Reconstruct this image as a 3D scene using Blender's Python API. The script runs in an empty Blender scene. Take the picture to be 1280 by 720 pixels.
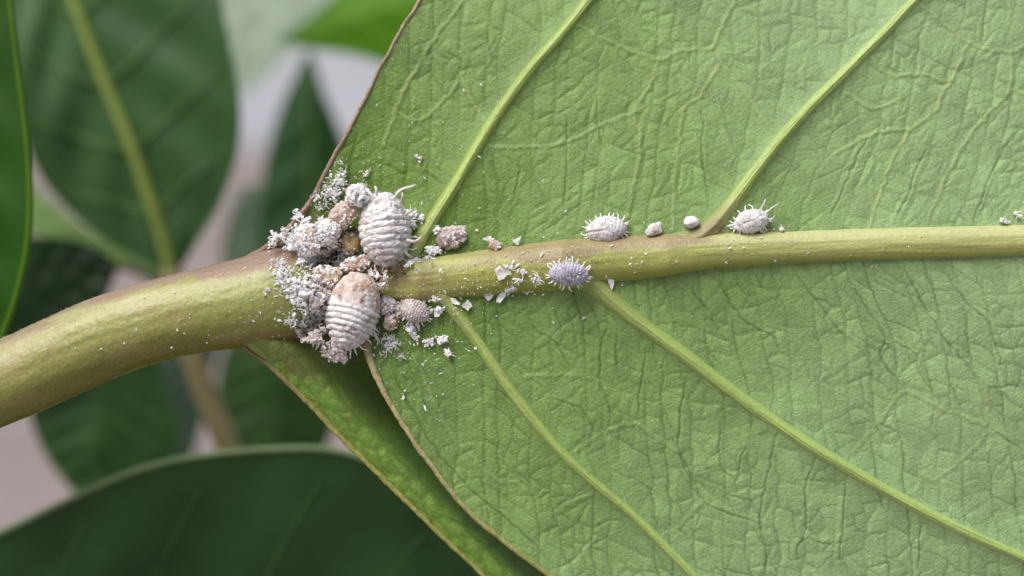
import bpy, math, random
import numpy as np
from mathutils import Matrix, Vector

# ------------------------------------------------------------------ scale
# 1 Blender unit = 1 cm.  The leaf lies in its own frame: x right, y up along the
# blade, z out of its underside.  Lengths on the leaf are given in 1/320 cm steps.
S = 1.0 / 320.0
CAM_D = 1760.0                        # camera distance from the blade, same steps (5.5 cm)
PITCH = math.radians(20.0)
ORIGIN = Vector((0.0, 0.0, 45.0))     # the leaf is held 45 cm above the ground
fw = Vector((0, math.cos(PITCH), -math.sin(PITCH)))
up = Vector((0, math.sin(PITCH), math.cos(PITCH)))
rt = Vector((1, 0, 0))
ROT = Matrix((rt, up, -fw)).transposed()          # leaf frame -> world

scene = bpy.context.scene
scene.unit_settings.system = 'METRIC'
scene.unit_settings.scale_length = 0.01
COL = scene.collection

# ------------------------------------------------------------------ camera
cam_d = bpy.data.cameras.new('camera')
cam = bpy.data.objects.new('camera', cam_d)
COL.objects.link(cam)
cam.location = ORIGIN - fw * (CAM_D * S)
cam.rotation_euler = ROT.to_euler()
cam_d.sensor_width = 36.0
cam_d.lens = 18.0 / (640.0 / CAM_D)
cam_d.clip_start = 0.05
cam_d.clip_end = 20000.0
cam_d.dof.use_dof = True
cam_d.dof.focus_distance = CAM_D * S - 0.06
cam_d.dof.aperture_fstop = cam_d.lens * 1e-3 / 0.20
scene.camera = cam

# ------------------------------------------------------------------ world and sun
SUN_DIR = Vector((-0.36, -0.22, 0.88)).normalized()      # towards the sun
sun_el = math.asin(SUN_DIR.z)
sun_az = math.atan2(SUN_DIR.x, SUN_DIR.y)
world = bpy.data.worlds.new('World')
scene.world = world
world.use_nodes = True
wn = world.node_tree
wn.nodes.clear()
sky = wn.nodes.new('ShaderNodeTexSky')
sky.sky_type = 'NISHITA'
sky.sun_disc = False
sky.sun_elevation = sun_el
sky.sun_rotation = sun_az
sky.air_density = 1.0
sky.dust_density = 6.0
sky.ozone_density = 0.6
bg = wn.nodes.new('ShaderNodeBackground')
bg.inputs['Strength'].default_value = 0.085
wo = wn.nodes.new('ShaderNodeOutputWorld')
wn.links.new(sky.outputs[0], bg.inputs[0])
wn.links.new(bg.outputs[0], wo.inputs[0])

sun_d = bpy.data.lights.new('sun', 'SUN')
sun_d.energy = 2.7
sun_d.angle = math.radians(42)
sun_d.color = (1.0, 0.985, 0.965)
sun = bpy.data.objects.new('sun', sun_d)
COL.objects.link(sun)
sun.rotation_euler = SUN_DIR.to_track_quat('Z', 'Y').to_euler()
sun.location = ORIGIN + SUN_DIR * 300

scene.view_settings.view_transform = 'Standard'
scene.view_settings.look = 'None'
scene.view_settings.gamma = 1.0
scene.view_settings.use_curve_mapping = False
scene.view_settings.exposure = 0.0
scene.render.engine = 'CYCLES'
scene.cycles.use_denoising = True

# ------------------------------------------------------------------ numpy helpers
rng = np.random.default_rng(7)
random.seed(7)


def lin(r, g, b):
    c = np.array([r, g, b], float) / 255.0
    return np.where(c <= 0.04045, c / 12.92, ((c + 0.055) / 1.055) ** 2.4)


def _h(ix, iy, iz, seed):
    n = (ix * 374761393 + iy * 668265263 + iz * 2147483647 + seed * 1274126177) & 0xFFFFFFFF
    n = ((n ^ (n >> 13)) * 1274126177) & 0xFFFFFFFF
    n = ((n ^ (n >> 15)) * 2246822519) & 0xFFFFFFFF
    n = n ^ (n >> 16)
    return (n & 0xFFFFFF).astype(np.float64) / float(0xFFFFFF)


def noise3(x, y, z, seed=0):
    x, y, z = np.broadcast_arrays(np.asarray(x, float), np.asarray(y, float), np.asarray(z, float))
    ix, iy, iz = np.floor(x).astype(np.int64), np.floor(y).astype(np.int64), np.floor(z).astype(np.int64)
    fx, fy, fz = x - ix, y - iy, z - iz
    ux, uy, uz = (f * f * f * (f * (f * 6 - 15) + 10) for f in (fx, fy, fz))
    r = 0
    for dx in (0, 1):
        for dy in (0, 1):
            for dz in (0, 1):
                w = (ux if dx else 1 - ux) * (uy if dy else 1 - uy) * (uz if dz else 1 - uz)
                r = r + w * _h(ix + dx, iy + dy, iz + dz, seed)
    return r * 2 - 1


def noise2(x, y, seed=0):
    x, y = np.broadcast_arrays(np.asarray(x, float), np.asarray(y, float))
    ix, iy = np.floor(x).astype(np.int64), np.floor(y).astype(np.int64)
    fx, fy = x - ix, y - iy
    ux, uy = (f * f * f * (f * (f * 6 - 15) + 10) for f in (fx, fy))
    r = 0
    for dx in (0, 1):
        for dy in (0, 1):
            r = r + (ux if dx else 1 - ux) * (uy if dy else 1 - uy) * _h(ix + dx, iy + dy, ix * 0, seed)
    return r * 2 - 1


def fbm2(x, y, o=4, seed=0):
    r, a, t = 0, 1.0, 0
    for k in range(o):
        r = r + a * noise2(x * 2 ** k + 17.3 * k, y * 2 ** k - 9.1 * k, seed + k)
        t += a
        a *= 0.5
    return r / t


def fbm3(x, y, z, o=3, seed=0):
    r, a, t = 0, 1.0, 0
    for k in range(o):
        r = r + a * noise3(x * 2 ** k + 17.3 * k, y * 2 ** k - 9.1 * k, z * 2 ** k + 3.7 * k, seed + k)
        t += a
        a *= 0.5
    return r / t


def voronoi(x, y, seed=0, jit=0.85):
    """distance to the nearest cell border (in cells) and a random number per cell"""
    ix, iy = np.floor(x).astype(np.int64), np.floor(y).astype(np.int64)
    best = np.full(x.shape, 1e9)
    bx = np.zeros(x.shape); by = np.zeros(x.shape); bid = np.zeros(x.shape)
    for dx in (-1, 0, 1):
        for dy in (-1, 0, 1):
            cx, cy = ix + dx, iy + dy
            px = cx + 0.5 + jit * (_h(cx, cy, cx * 0, seed) - 0.5)
            py = cy + 0.5 + jit * (_h(cx, cy, cx * 0, seed + 91) - 0.5)
            d = (px - x) ** 2 + (py - y) ** 2
            m = d < best
            best = np.where(m, d, best)
            bx = np.where(m, px, bx); by = np.where(m, py, by)
            bid = np.where(m, _h(cx, cy, cx * 0, seed + 55), bid)
    edge = np.full(x.shape, 1e9)
    for dx in (-2, -1, 0, 1, 2):
        for dy in (-2, -1, 0, 1, 2):
            cx, cy = ix + dx, iy + dy
            px = cx + 0.5 + jit * (_h(cx, cy, cx * 0, seed) - 0.5)
            py = cy + 0.5 + jit * (_h(cx, cy, cx * 0, seed + 91) - 0.5)
            ex, ey = px - bx, py - by
            l = np.sqrt(ex * ex + ey * ey)
            ok = l > 1e-5
            dd = (((bx + px) / 2 - x) * ex + ((by + py) / 2 - y) * ey) / np.where(ok, l, 1)
            edge = np.where(ok & (dd < edge), dd, edge)
    return edge, bid


def smooth(a, b, x):
    t = np.clip((x - a) / (b - a), 0, 1)
    return t * t * (3 - 2 * t)


def bricks(p, q, W, H, seed):
    """ladder of cells: long strips along q, cut by cross veins.  -> strip edge distance, cross edge distance, cell id"""
    def bound(i):
        return (i + 0.75 * (_h(i, i * 0, i * 0, seed) - 0.5)) * W
    i = np.floor(p / W).astype(np.int64)
    i = np.where(p < bound(i), i - 1, i)
    i = np.where(p >= bound(i + 1), i + 1, i)
    ds = np.minimum(p - bound(i), bound(i + 1) - p)
    hs = np.where(p - bound(i) < bound(i + 1) - p, _h(i, i * 0, i * 0, seed + 21), _h(i + 1, i * 0, i * 0, seed + 21))
    tilt = (_h(i, i * 0, i * 0, seed + 5) - 0.5) * 1.7
    qq = q + tilt * (p - bound(i)) + H * _h(i, i * 0, i * 0, seed + 9)

    def cb(j):
        return (j + 0.75 * (_h(i, j, j * 0, seed + 3) - 0.5)) * H
    j = np.floor(qq / H).astype(np.int64)
    j = np.where(qq < cb(j), j - 1, j)
    j = np.where(qq >= cb(j + 1), j + 1, j)
    dc = np.minimum(qq - cb(j), cb(j + 1) - qq)
    hc = np.where(qq - cb(j) < cb(j + 1) - qq, _h(i, j, j * 0, seed + 23), _h(i, j + 1, j * 0, seed + 23))
    return ds, dc, i * 7919 + j, _h(i, j, j * 0, seed + 7), hs, hc


def sub_cells(p, q, cell, brick_of, w, h, seed, jit=0.95):
    """cells inside each ladder cell: borders never cross the ladder's veins"""
    x, y = p / w, q / h
    ix, iy = np.floor(x).astype(np.int64), np.floor(y).astype(np.int64)
    cand = []
    for dx in (-1, 0, 1):
        for dy in (-1, 0, 1):
            cx, cy = ix + dx, iy + dy
            fx = cx + 0.5 + jit * (_h(cx, cy, cx * 0, seed) - 0.5)
            fy = cy + 0.5 + jit * (_h(cx, cy, cx * 0, seed + 91) - 0.5)
            ok = brick_of(fx * w, fy * h)[2] == cell
            cand.append((fx, fy, ok, _h(cx, cy, cx * 0, seed + 55)))
    best = np.full(p.shape, 1e9); bx = x.copy(); by = y.copy(); bid = np.full(p.shape, 0.5)
    for fx, fy, ok, hh in cand:
        d = np.where(ok, (fx - x) ** 2 + (fy - y) ** 2, 1e9)
        m = d < best
        best = np.where(m, d, best); bx = np.where(m, fx, bx); by = np.where(m, fy, by); bid = np.where(m, hh, bid)
    edge = np.full(p.shape, 1e3)
    for fx, fy, ok, hh in cand:
        ex, ey = fx - bx, fy - by
        l = np.sqrt(ex * ex + ey * ey)
        good = ok & (l > 1e-5)
        dd = (((bx + fx) / 2 - x) * ex + ((by + fy) / 2 - y) * ey) / np.where(good, l, 1)
        edge = np.where(good & (dd < edge), dd, edge)
    return np.abs(edge) * w, bid


def spline(pts, n):
    """Catmull-Rom through pts, n samples spread by arc length"""
    P = np.asarray(pts, float)
    Q = np.vstack([2 * P[0] - P[1], P, 2 * P[-1] - P[-2]])
    out = []
    for i in range(len(P) - 1):
        t = np.linspace(0, 1, 24, endpoint=False)[:, None]
        a, b, c, d = Q[i], Q[i + 1], Q[i + 2], Q[i + 3]
        out.append(0.5 * (2 * b + (c - a) * t + (2 * a - 5 * b + 4 * c - d) * t ** 2 + (3 * b - a - 3 * c + d) * t ** 3))
    out.append(P[-1:])
    C = np.vstack(out)
    s = np.concatenate([[0], np.cumsum(np.linalg.norm(np.diff(C[:, :2], axis=0), axis=1) + 1e-9)])
    u = np.linspace(0, s[-1], n)
    return np.stack([np.interp(u, s, C[:, k]) for k in range(P.shape[1])], 1)


def poly_dist(X, Y, pts, reach):
    """distance of grid points to a polyline, inf beyond reach"""
    P = np.asarray(pts, float)
    D = np.full(X.shape, 1e6)
    m = (X > P[:, 0].min() - reach) & (X < P[:, 0].max() + reach) & (Y > P[:, 1].min() - reach) & (Y < P[:, 1].max() + reach)
    if not m.any():
        return D
    x, y = X[m], Y[m]
    d = np.full(x.shape, 1e6)
    for a, b in zip(P[:-1], P[1:]):
        e = b - a
        t = np.clip(((x - a[0]) * e[0] + (y - a[1]) * e[1]) / max(e @ e, 1e-9), 0, 1)
        d = np.minimum(d, np.hypot(x - a[0] - t * e[0], y - a[1] - t * e[1]))
    D[m] = d
    return D


def conv(px, py, z):
    """leaf-plane position (steps, y down) at height z above the blade -> leaf frame in cm"""
    px, py, z = np.broadcast_arrays(np.asarray(px, float), np.asarray(py, float), np.asarray(z, float))
    k = (CAM_D - z) / CAM_D
    return np.stack([(px - 640) * k * S, (360 - py) * k * S, z * S], -1)


# ------------------------------------------------------------------ object helpers
BASE = {}


def place(o, b):
    o.rotation_euler = ROT.to_euler()
    o.location = ORIGIN + ROT @ Vector(b)


def tag(o, label, cat, group=None):
    o['label'] = label
    o['category'] = cat
    if group:
        o['group'] = group


def thing(name, label, cat, base, group=None):
    o = bpy.data.objects.new(name, None)
    o.empty_display_size = 0.1
    COL.objects.link(o)
    b = conv(*base)
    BASE[o.name] = b
    place(o, b)
    tag(o, label, cat, group)
    return o


def mesh_from(name, V, F, col=None, smooth_shade=True):
    me = bpy.data.meshes.new(name)
    V = np.asarray(V, np.float32)
    if isinstance(F, np.ndarray):
        n, k = F.shape
        me.vertices.add(len(V))
        me.vertices.foreach_set('co', V.ravel())
        me.loops.add(n * k)
        me.loops.foreach_set('vertex_index', F.astype(np.int32).ravel())
        me.polygons.add(n)
        me.polygons.foreach_set('loop_start', np.arange(0, n * k, k, dtype=np.int32))
        me.polygons.foreach_set('loop_total', np.full(n, k, np.int32))
        me.update(calc_edges=True)
        me.validate()
    else:
        me.from_pydata([tuple(v) for v in V.tolist()], [], F)
        me.update()
    me.polygons.foreach_set('use_smooth', np.full(len(me.polygons), smooth_shade))
    if col is not None:
        c = np.ones((len(V), 4), np.float32)
        c[:, :3] = np.clip(col, 0, 1)
        a = me.color_attributes.new('tint', 'FLOAT_COLOR', 'POINT')
        a.data.foreach_set('color', c.ravel())
    return me


def part(name, V, F, mat, parent, col=None, sm=True, top=None):
    """a mesh child of a thing (or of a part); V in the leaf frame"""
    b = BASE[top.name if top else parent.name]
    o = bpy.data.objects.new(name, mesh_from(name, np.asarray(V) - b, F, col, sm))
    o.data.materials.append(mat)
    COL.objects.link(o)
    o.parent = parent
    BASE[o.name] = b
    return o


def single(name, V, F, mat, label, cat, base, group=None, col=None, sm=True):
    b = conv(*base)
    o = bpy.data.objects.new(name, mesh_from(name, np.asarray(V) - b, F, col, sm))
    o.data.materials.append(mat)
    COL.objects.link(o)
    BASE[o.name] = b
    place(o, b)
    if label:
        tag(o, label, cat, group)
    return o


def grid_faces(nr, nc, wrap=False):
    i = np.arange(nr - 1)[:, None]
    j = np.arange(nc if wrap else nc - 1)[None, :]
    j2 = (j + 1) % nc
    return np.stack([(i * nc + j), (i * nc + j2), ((i + 1) * nc + j2), ((i + 1) * nc + j)], -1).reshape(-1, 4)


def tube(path, rad, nseg=8, n=None, disp=None):
    """path in the leaf frame (cm), radii in cm -> V, F, (ring angle, along)"""
    P = np.asarray(path, float)
    T = np.gradient(P, axis=0)
    T /= np.linalg.norm(T, axis=1)[:, None] + 1e-12
    ref = np.array([0, 0, 1.0])
    if abs(T[:, 2]).max() > 0.95:
        ref = np.array([0.3, 1.0, 0.2])
    B = np.cross(T, ref); B /= np.linalg.norm(B, axis=1)[:, None] + 1e-12
    N = np.cross(B, T)
    a = np.linspace(0, 2 * np.pi, nseg, endpoint=False)
    r = np.broadcast_to(np.asarray(rad, float), (len(P),))[:, None]
    A, Rr = np.broadcast_arrays(a[None, :], r)
    if disp is not None:
        Rr = Rr + disp
    V = P[:, None] + N[:, None] * (np.cos(A) * Rr)[..., None] + B[:, None] * (np.sin(A) * Rr)[..., None]
    V = V.reshape(-1, 3)
    F = grid_faces(len(P), nseg, True)
    # close the ends with one vertex each
    n0 = len(V)
    V = np.vstack([V, P[:1], P[-1:]])
    k = np.arange(nseg)
    c0 = np.stack([(k + 1) % nseg, k, np.full(nseg, n0), np.full(nseg, n0)], 1)
    o = (len(P) - 1) * nseg
    c1 = np.stack([o + k, o + (k + 1) % nseg, np.full(nseg, n0 + 1), np.full(nseg, n0 + 1)], 1)
    F = [tuple(f) for f in F.tolist()] + [tuple(f[:3]) for f in c0.tolist()] + [tuple(f[:3]) for f in c1.tolist()]
    return V, F


def tubes(paths, radii, nseg=8):
    return tube(paths, radii, nseg)


# ------------------------------------------------------------------ materials
def mat_tint(name, rough=0.5, spec=0.4, bump=0.3, bump_scale=90.0, var=0.18, var_scale=40.0, trans=0.0,
             speck=0.0, speck_scale=120.0, color=None, coat=0.0, sss=0.0):
    m = bpy.data.materials.new(name)
    m.use_nodes = True
    nt = m.node_tree
    N = nt.nodes
    L = nt.links
    p = N['Principled BSDF']
    out = N['Material Output']
    tc = N.new('ShaderNodeTexCoord')
    if color is None:
        at = N.new('ShaderNodeAttribute'); at.attribute_name = 'tint'
        base = at.outputs['Color']
    else:
        rgb = N.new('ShaderNodeRGB'); rgb.outputs[0].default_value = (*color, 1)
        base = rgb.outputs[0]
    nz = N.new('ShaderNodeTexNoise'); nz.inputs['Scale'].default_value = var_scale
    nz.inputs['Detail'].default_value = 5; nz.inputs['Roughness'].default_value = 0.65
    L.new(tc.outputs['Object'], nz.inputs['Vector'])
    mr = N.new('ShaderNodeMapRange')
    mr.inputs['From Min'].default_value = 0.25; mr.inputs['From Max'].default_value = 0.75
    mr.inputs['To Min'].default_value = 1 - var; mr.inputs['To Max'].default_value = 1 + var
    L.new(nz.outputs['Fac'], mr.inputs['Value'])
    mul = N.new('ShaderNodeVectorMath'); mul.operation = 'SCALE'
    L.new(base, mul.inputs[0]); L.new(mr.outputs[0], mul.inputs['Scale'])
    colr = mul.outputs[0]
    if speck > 0:
        n2 = N.new('ShaderNodeTexNoise'); n2.inputs['Scale'].default_value = speck_scale
        n2.inputs['Detail'].default_value = 2
        L.new(tc.outputs['Object'], n2.inputs['Vector'])
        r2 = N.new('ShaderNodeMapRange')
        r2.inputs['From Min'].default_value = 0.60; r2.inputs['From Max'].default_value = 0.78
        r2.inputs['To Min'].default_value = 0; r2.inputs['To Max'].default_value = speck
        L.new(n2.outputs['Fac'], r2.inputs['Value'])
        mx = N.new('ShaderNodeMix'); mx.data_type = 'RGBA'
        L.new(r2.outputs[0], mx.inputs['Factor'])
        L.new(colr, mx.inputs['A'])
        mx.inputs['B'].default_value = (0.55, 0.56, 0.42, 1)
        colr = mx.outputs['Result']
    L.new(colr, p.inputs['Base Color'])
    p.inputs['Roughness'].default_value = rough
    p.inputs['Specular IOR Level'].default_value = spec
    if coat:
        p.inputs['Coat Weight'].default_value = coat
        p.inputs['Coat Roughness'].default_value = 0.3
    if sss:
        p.inputs['Subsurface Weight'].default_value = sss
        p.inputs['Subsurface Radius'].default_value = (1.0, 0.8, 0.6)
        p.inputs['Subsurface Scale'].default_value = 0.012
    if bump > 0:
        nb = N.new('ShaderNodeTexNoise'); nb.inputs['Scale'].default_value = bump_scale
        nb.inputs['Detail'].default_value = 4; nb.inputs['Roughness'].default_value = 0.6
        L.new(tc.outputs['Object'], nb.inputs['Vector'])
        bp = N.new('ShaderNodeBump'); bp.inputs['Strength'].default_value = bump
        bp.inputs['Distance'].default_value = 1.2 / bump_scale
        L.new(nb.outputs['Fac'], bp.inputs['Height'])
        L.new(bp.outputs[0], p.inputs['Normal'])
    if trans > 0:
        tr = N.new('ShaderNodeBsdfTranslucent')
        L.new(colr, tr.inputs['Color'])
        ms = N.new('ShaderNodeMixShader'); ms.inputs[0].default_value = trans
        L.new(p.outputs[0], ms.inputs[1]); L.new(tr.outputs[0], ms.inputs[2])
        L.new(ms.outputs[0], out.inputs['Surface'])
    return m


M_LEAF = mat_tint('leaf_underside', 0.42, 0.5, 0.5, 110.0, 0.22, 105.0, trans=0.08, speck=0.30, speck_scale=160.0)
M_VEIN = mat_tint('leaf_vein', 0.36, 0.5, 0.3, 80.0, 0.12, 30.0, speck=0.16, speck_scale=110.0)
M_PETIOLE = mat_tint('petiole_skin', 0.34, 0.5, 0.32, 70.0, 0.16, 55.0, speck=0.5, speck_scale=100.0, coat=0.35)
M_TOP = mat_tint('leaf_upper_side', 0.35, 0.5, 0.1, 10.0, 0.15, 2.0, color=lin(45, 82, 36))
M_BODY = mat_tint('mealy_body', 0.85, 0.2, 0.5, 95.0, 0.10, 70.0, sss=0.25)
M_WAX = mat_tint('wax_white', 0.6, 0.4, 0.0, 90.0, 0.04, 60.0, color=(0.95, 0.945, 0.945))
M_FLAKE = mat_tint('wax_flake', 0.6, 0.35, 0.3, 80.0, 0.10, 50.0, color=(0.90, 0.89, 0.86), trans=0.2)
M_CRUST = mat_tint('wax_crust', 0.8, 0.25, 0.3, 80.0, 0.16, 30.0, color=(0.80, 0.74, 0.69))
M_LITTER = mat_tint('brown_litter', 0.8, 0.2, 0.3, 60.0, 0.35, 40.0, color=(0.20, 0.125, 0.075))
M_SHELL = mat_tint('dried_shell', 0.7, 0.3, 0.5, 70.0, 0.16, 45.0, sss=0.2)


def mat_bg(name, rgb, rough=0.42, spec=0.32, trans=0.12, var=0.25):
    return mat_tint(name, rough, spec, 0.0, 5.0, var, 1.6, color=lin(*rgb), trans=trans)


# ------------------------------------------------------------------ ground and wall
def slab(name, cx, cy, cz, sx, sy, sz, mat):
    v = [(cx + a * sx / 2, cy + b * sy / 2, cz + c * sz / 2) for a in (-1, 1) for b in (-1, 1) for c in (-1, 1)]
    f = [(0, 1, 3, 2), (4, 6, 7, 5), (0, 4, 5, 1), (2, 3, 7, 6), (0, 2, 6, 4), (1, 5, 7, 3)]
    me = bpy.data.meshes.new(name)
    me.from_pydata(v, [], f)
    me.update()
    me.materials.append(mat)
    o = bpy.data.objects.new(name, me)
    COL.objects.link(o)
    return o


M_GROUND = mat_tint('concrete_ground', 0.85, 0.2, 0.3, 1.0, 0.22, 0.06, color=lin(140, 130, 128))
M_WALL = mat_tint('pale_wall', 0.85, 0.2, 0.2, 1.0, 0.06, 0.05, color=lin(240, 247, 255))
g = slab('ground', 0, 2000, -1.0, 12000, 12000, 2.0, M_GROUND)
g['kind'] = 'structure'
w = slab('wall', 0, 186, 150.0, 1600, 14, 300.0, M_WALL)
w['kind'] = 'structure'

# ------------------------------------------------------------------ vein traces (steps on the blade)
MID = [(430, 352), (480, 352), (520, 350), (560, 347), (600, 343), (650, 337), (700, 331), (760, 325), (820, 320),
       (880, 314), (950, 311), (1050, 307), (1150, 304), (1280, 301), (1500, 292), (1900, 270), (2300, 248), (2560, 232)]
MIDW = [(430, 30), (480, 40), (520, 46), (600, 53), (700, 55), (800, 49), (900, 39), (1000, 36), (1280, 36), (1700, 28), (2560, 6)]
SEC = [  # polyline, full width at start, at end, height
    ([(478, 346), (512, 318), (540, 275), (575, 220), (615, 153), (660, 90), (700, 44), (741, -8), (820, -120), (960, -260)], 17, 8),
    ([(836, 312), (868, 299), (890, 283), (915, 254), (945, 214), (975, 175), (1015, 131), (1060, 87), (1110, 36), (1152, -8), (1260, -110), (1440, -240)], 17, 8),
    ([(706, 336), (738, 350), (754, 365), (790, 396), (850, 440), (930, 500), (1010, 555), (1090, 603), (1180, 652), (1290, 702), (1450, 770), (1650, 840)], 18, 9),
    ([(520, 354), (548, 367), (567, 387), (600, 432), (640, 490), (690, 552), (730, 592), (790, 643), (850, 702), (900, 752), (1010, 850), (1120, 930)], 15, 7),
]
R, G = 1, 0
TER = [
    (R, [(722, 31), (762, 52), (822, 74), (845, 65), (891, 60)]), (R, [(891, 60), (903, 33), (920, 0), (930, -30)]),
    (R, [(891, 62), (903, 79), (928, 112), (966, 162)]), (R, [(899, 83), (874, 121), (855, 137), (845, 217), (841, 287)]),
    (R, [(822, 74), (814, 104), (794, 140), (801, 183), (785, 271)]), (R, [(800, 138), (747, 158), (709, 177), (667, 183), (613, 183)]),
    (G, [(878, 129), (878, 167), (880, 208), (887, 250)]), (G, [(903, 129), (912, 167), (928, 208)]),
    (G, [(747, 112), (747, 158), (763, 200)]), (G, [(709, 142), (709, 179), (707, 225), (705, 270)]),
    (G, [(651, 195), (646, 233), (640, 262)]), (R, [(580, 0), (551, 38), (526, 79), (501, 121), (480, 183)]),
    (R, [(578, 100), (592, 129), (609, 156)]), (G, [(609, 29), (613, 63), (630, 100)]), (R, [(505, 146), (526, 150), (559, 121), (578, 92)]),
    (R, [(1150, 4), (1185, 33), (1212, 54), (1260, 65), (1285, 54)]),
    (R, [(1264, 65), (1262, 112), (1227, 150), (1193, 200), (1172, 250), (1156, 285)]),
    (R, [(1212, 54), (1193, 92), (1177, 117), (1172, 137), (1135, 167), (1106, 225), (1087, 283)]),
    (R, [(1085, 67), (1114, 96), (1147, 92), (1181, 102)]), (G, [(1093, 162), (1077, 187), (1056, 233), (1035, 285)]),
    (G, [(1160, 179), (1143, 221), (1118, 283)]), (R, [(1058, 117), (1093, 135), (1127, 123)]),
    (R, [(1043, 192), (1093, 167), (1135, 162)]), (G, [(1268, 167), (1243, 208), (1227, 250), (1210, 288)]),
    (R, [(1266, 112), (1300, 126)]),
    (R, [(720, 563), (747, 544), (772, 534), (797, 530), (818, 544), (847, 565)]),
    (G, [(847, 565), (852, 507), (860, 465)]), (G, [(847, 565), (872, 619)]), (G, [(797, 530), (802, 473), (810, 430)]),
    (G, [(772, 534), (760, 502), (750, 477), (752, 432), (760, 402)]), (R, [(656, 471), (685, 469), (718, 469), (750, 477)]),
    (G, [(718, 469), (693, 427), (670, 415), (660, 385)]), (G, [(829, 444), (827, 507)]),
    (G, [(747, 544), (725, 511), (685, 498)]), (G, [(687, 372), (705, 415)]), (G, [(658, 373), (668, 402)]),
    (G, [(772, 411), (770, 440), (777, 482)]),
    (R, [(517, 445), (536, 487), (561, 537), (586, 566), (619, 599), (648, 603)]),
    (G, [(494, 470), (515, 512), (536, 549), (565, 587), (598, 620), (632, 649), (680, 690)]),
    (G, [(971, 540), (960, 590), (950, 653), (958, 692), (955, 730)]), (G, [(1018, 571), (1007, 618), (1007, 665), (997, 684), (999, 711)]),
    (G, [(1059, 594), (1053, 657), (1050, 688), (1053, 715)]), (G, [(1151, 641), (1147, 720)]), (G, [(901, 520), (901, 579), (926, 604)]),
    (G, [(852, 520), (848, 563), (864, 592), (876, 629)]), (R, [(876, 629), (850, 657), (827, 670)]), (G, [(876, 629), (909, 641), (950, 655)]),
    (G, [(1010, 672), (1050, 686)]), (G, [(936, 547), (925, 579), (921, 602)]), (G, [(864, 592), (901, 580)]), (G, [(1112, 621), (1108, 650)]),
    (G, [(894, 341), (921, 391), (958, 418), (979, 427)]), (G, [(987, 331), (1017, 372), (1050, 414), (1067, 439)]),
    (G, [(858, 352), (883, 385), (900, 400)]), (G, [(1060, 347), (1081, 381), (1106, 422), (1102, 447), (1131, 489)]),
    (G, [(1127, 327), (1147, 368), (1177, 418), (1233, 485)]), (R, [(1233, 485), (1233, 535), (1218, 560), (1168, 602)]),
    (G, [(1233, 485), (1282, 483)]), (G, [(1233, 535), (1285, 566)]), (R, [(1066, 566), (1106, 518), (1131, 489), (1168, 506), (1231, 531)]),
    (G, [(1106, 422), (1139, 439), (1156, 456)]), (G, [(1168, 506), (1164, 543)]), (G, [(1177, 335), (1210, 381), (1235, 402), (1256, 472)]),
    (G, [(1214, 331), (1231, 372)]), (G, [(940, 336), (956, 368)]),
]


def fmid(x):
    P = np.array(MID, float)
    return np.interp(x, P[:, 0], P[:, 1])


XL = np.array([(-440, 1200), (-380, 950), (-260, 760), (-150, 640), (-60, 560), (0, 525), (50, 498), (100, 470), (150, 444), (200, 417), (240, 395),
               (265, 381), (282, 367), (297, 350), (310, 334), (322, 362), (335, 410), (370, 440), (400, 452), (425, 456), (440, 459), (470, 471), (500, 486), (540, 510), (580, 537),
               (620, 569), (660, 610), (690, 648), (720, 690), (780, 760), (830, 815), (960, 1000), (1040, 1250)], float)
XR = np.array([(-440, 1201), (-300, 1800), (-100, 2300), (230, 2600), (500, 2350), (800, 1900), (1040, 1251)], float)
SECD = [spline(s[0], 90) for s in SEC]
rt2 = np.random.default_rng(3)
TERD = []
for k_, pts_ in TER:
    n_ = max(8, int(np.hypot(*np.diff(np.array(pts_, float), axis=0).T).sum() / 7))
    c_ = spline(pts_, n_)
    jit_ = rt2.normal(0, 0.9, c_.shape); jit_[0] = jit_[-1] = 0
    TERD.append((k_, c_ + jit_))


def blade_macro(X, Y):
    d = Y - fmid(X)
    z = -np.where(d < 0, 0.10, 0.02) * np.abs(d) - 0.00005 * d * d + 7 * fbm2(X / 210.0, Y / 210.0, 2, 5)
    for s in SECD:
        ds = poly_dist(X, Y, s, 160)
        z = z + 7 * np.exp(-ds / 34.0) + 3.0 * np.exp(-(ds / 11.0) ** 2)
    z = z + 6 * np.exp(-np.abs(d) / 40.0)
    z = z - 55 * np.exp(-(((X - 428) / 42.0) ** 2 + ((Y - 340) / 52.0) ** 2))
    xl = np.interp(Y, XL[:, 0], XL[:, 1])
    e = np.clip(X - xl, 0, None)
    z = z + np.where(Y > 400, 16 * np.exp(-e / 45.0) * smooth(405, 470, Y), 0)
    z = z + np.where(Y < 270, 10 * np.exp(-e / 40.0) * smooth(270, 200, Y), 0)
    return z


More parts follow.
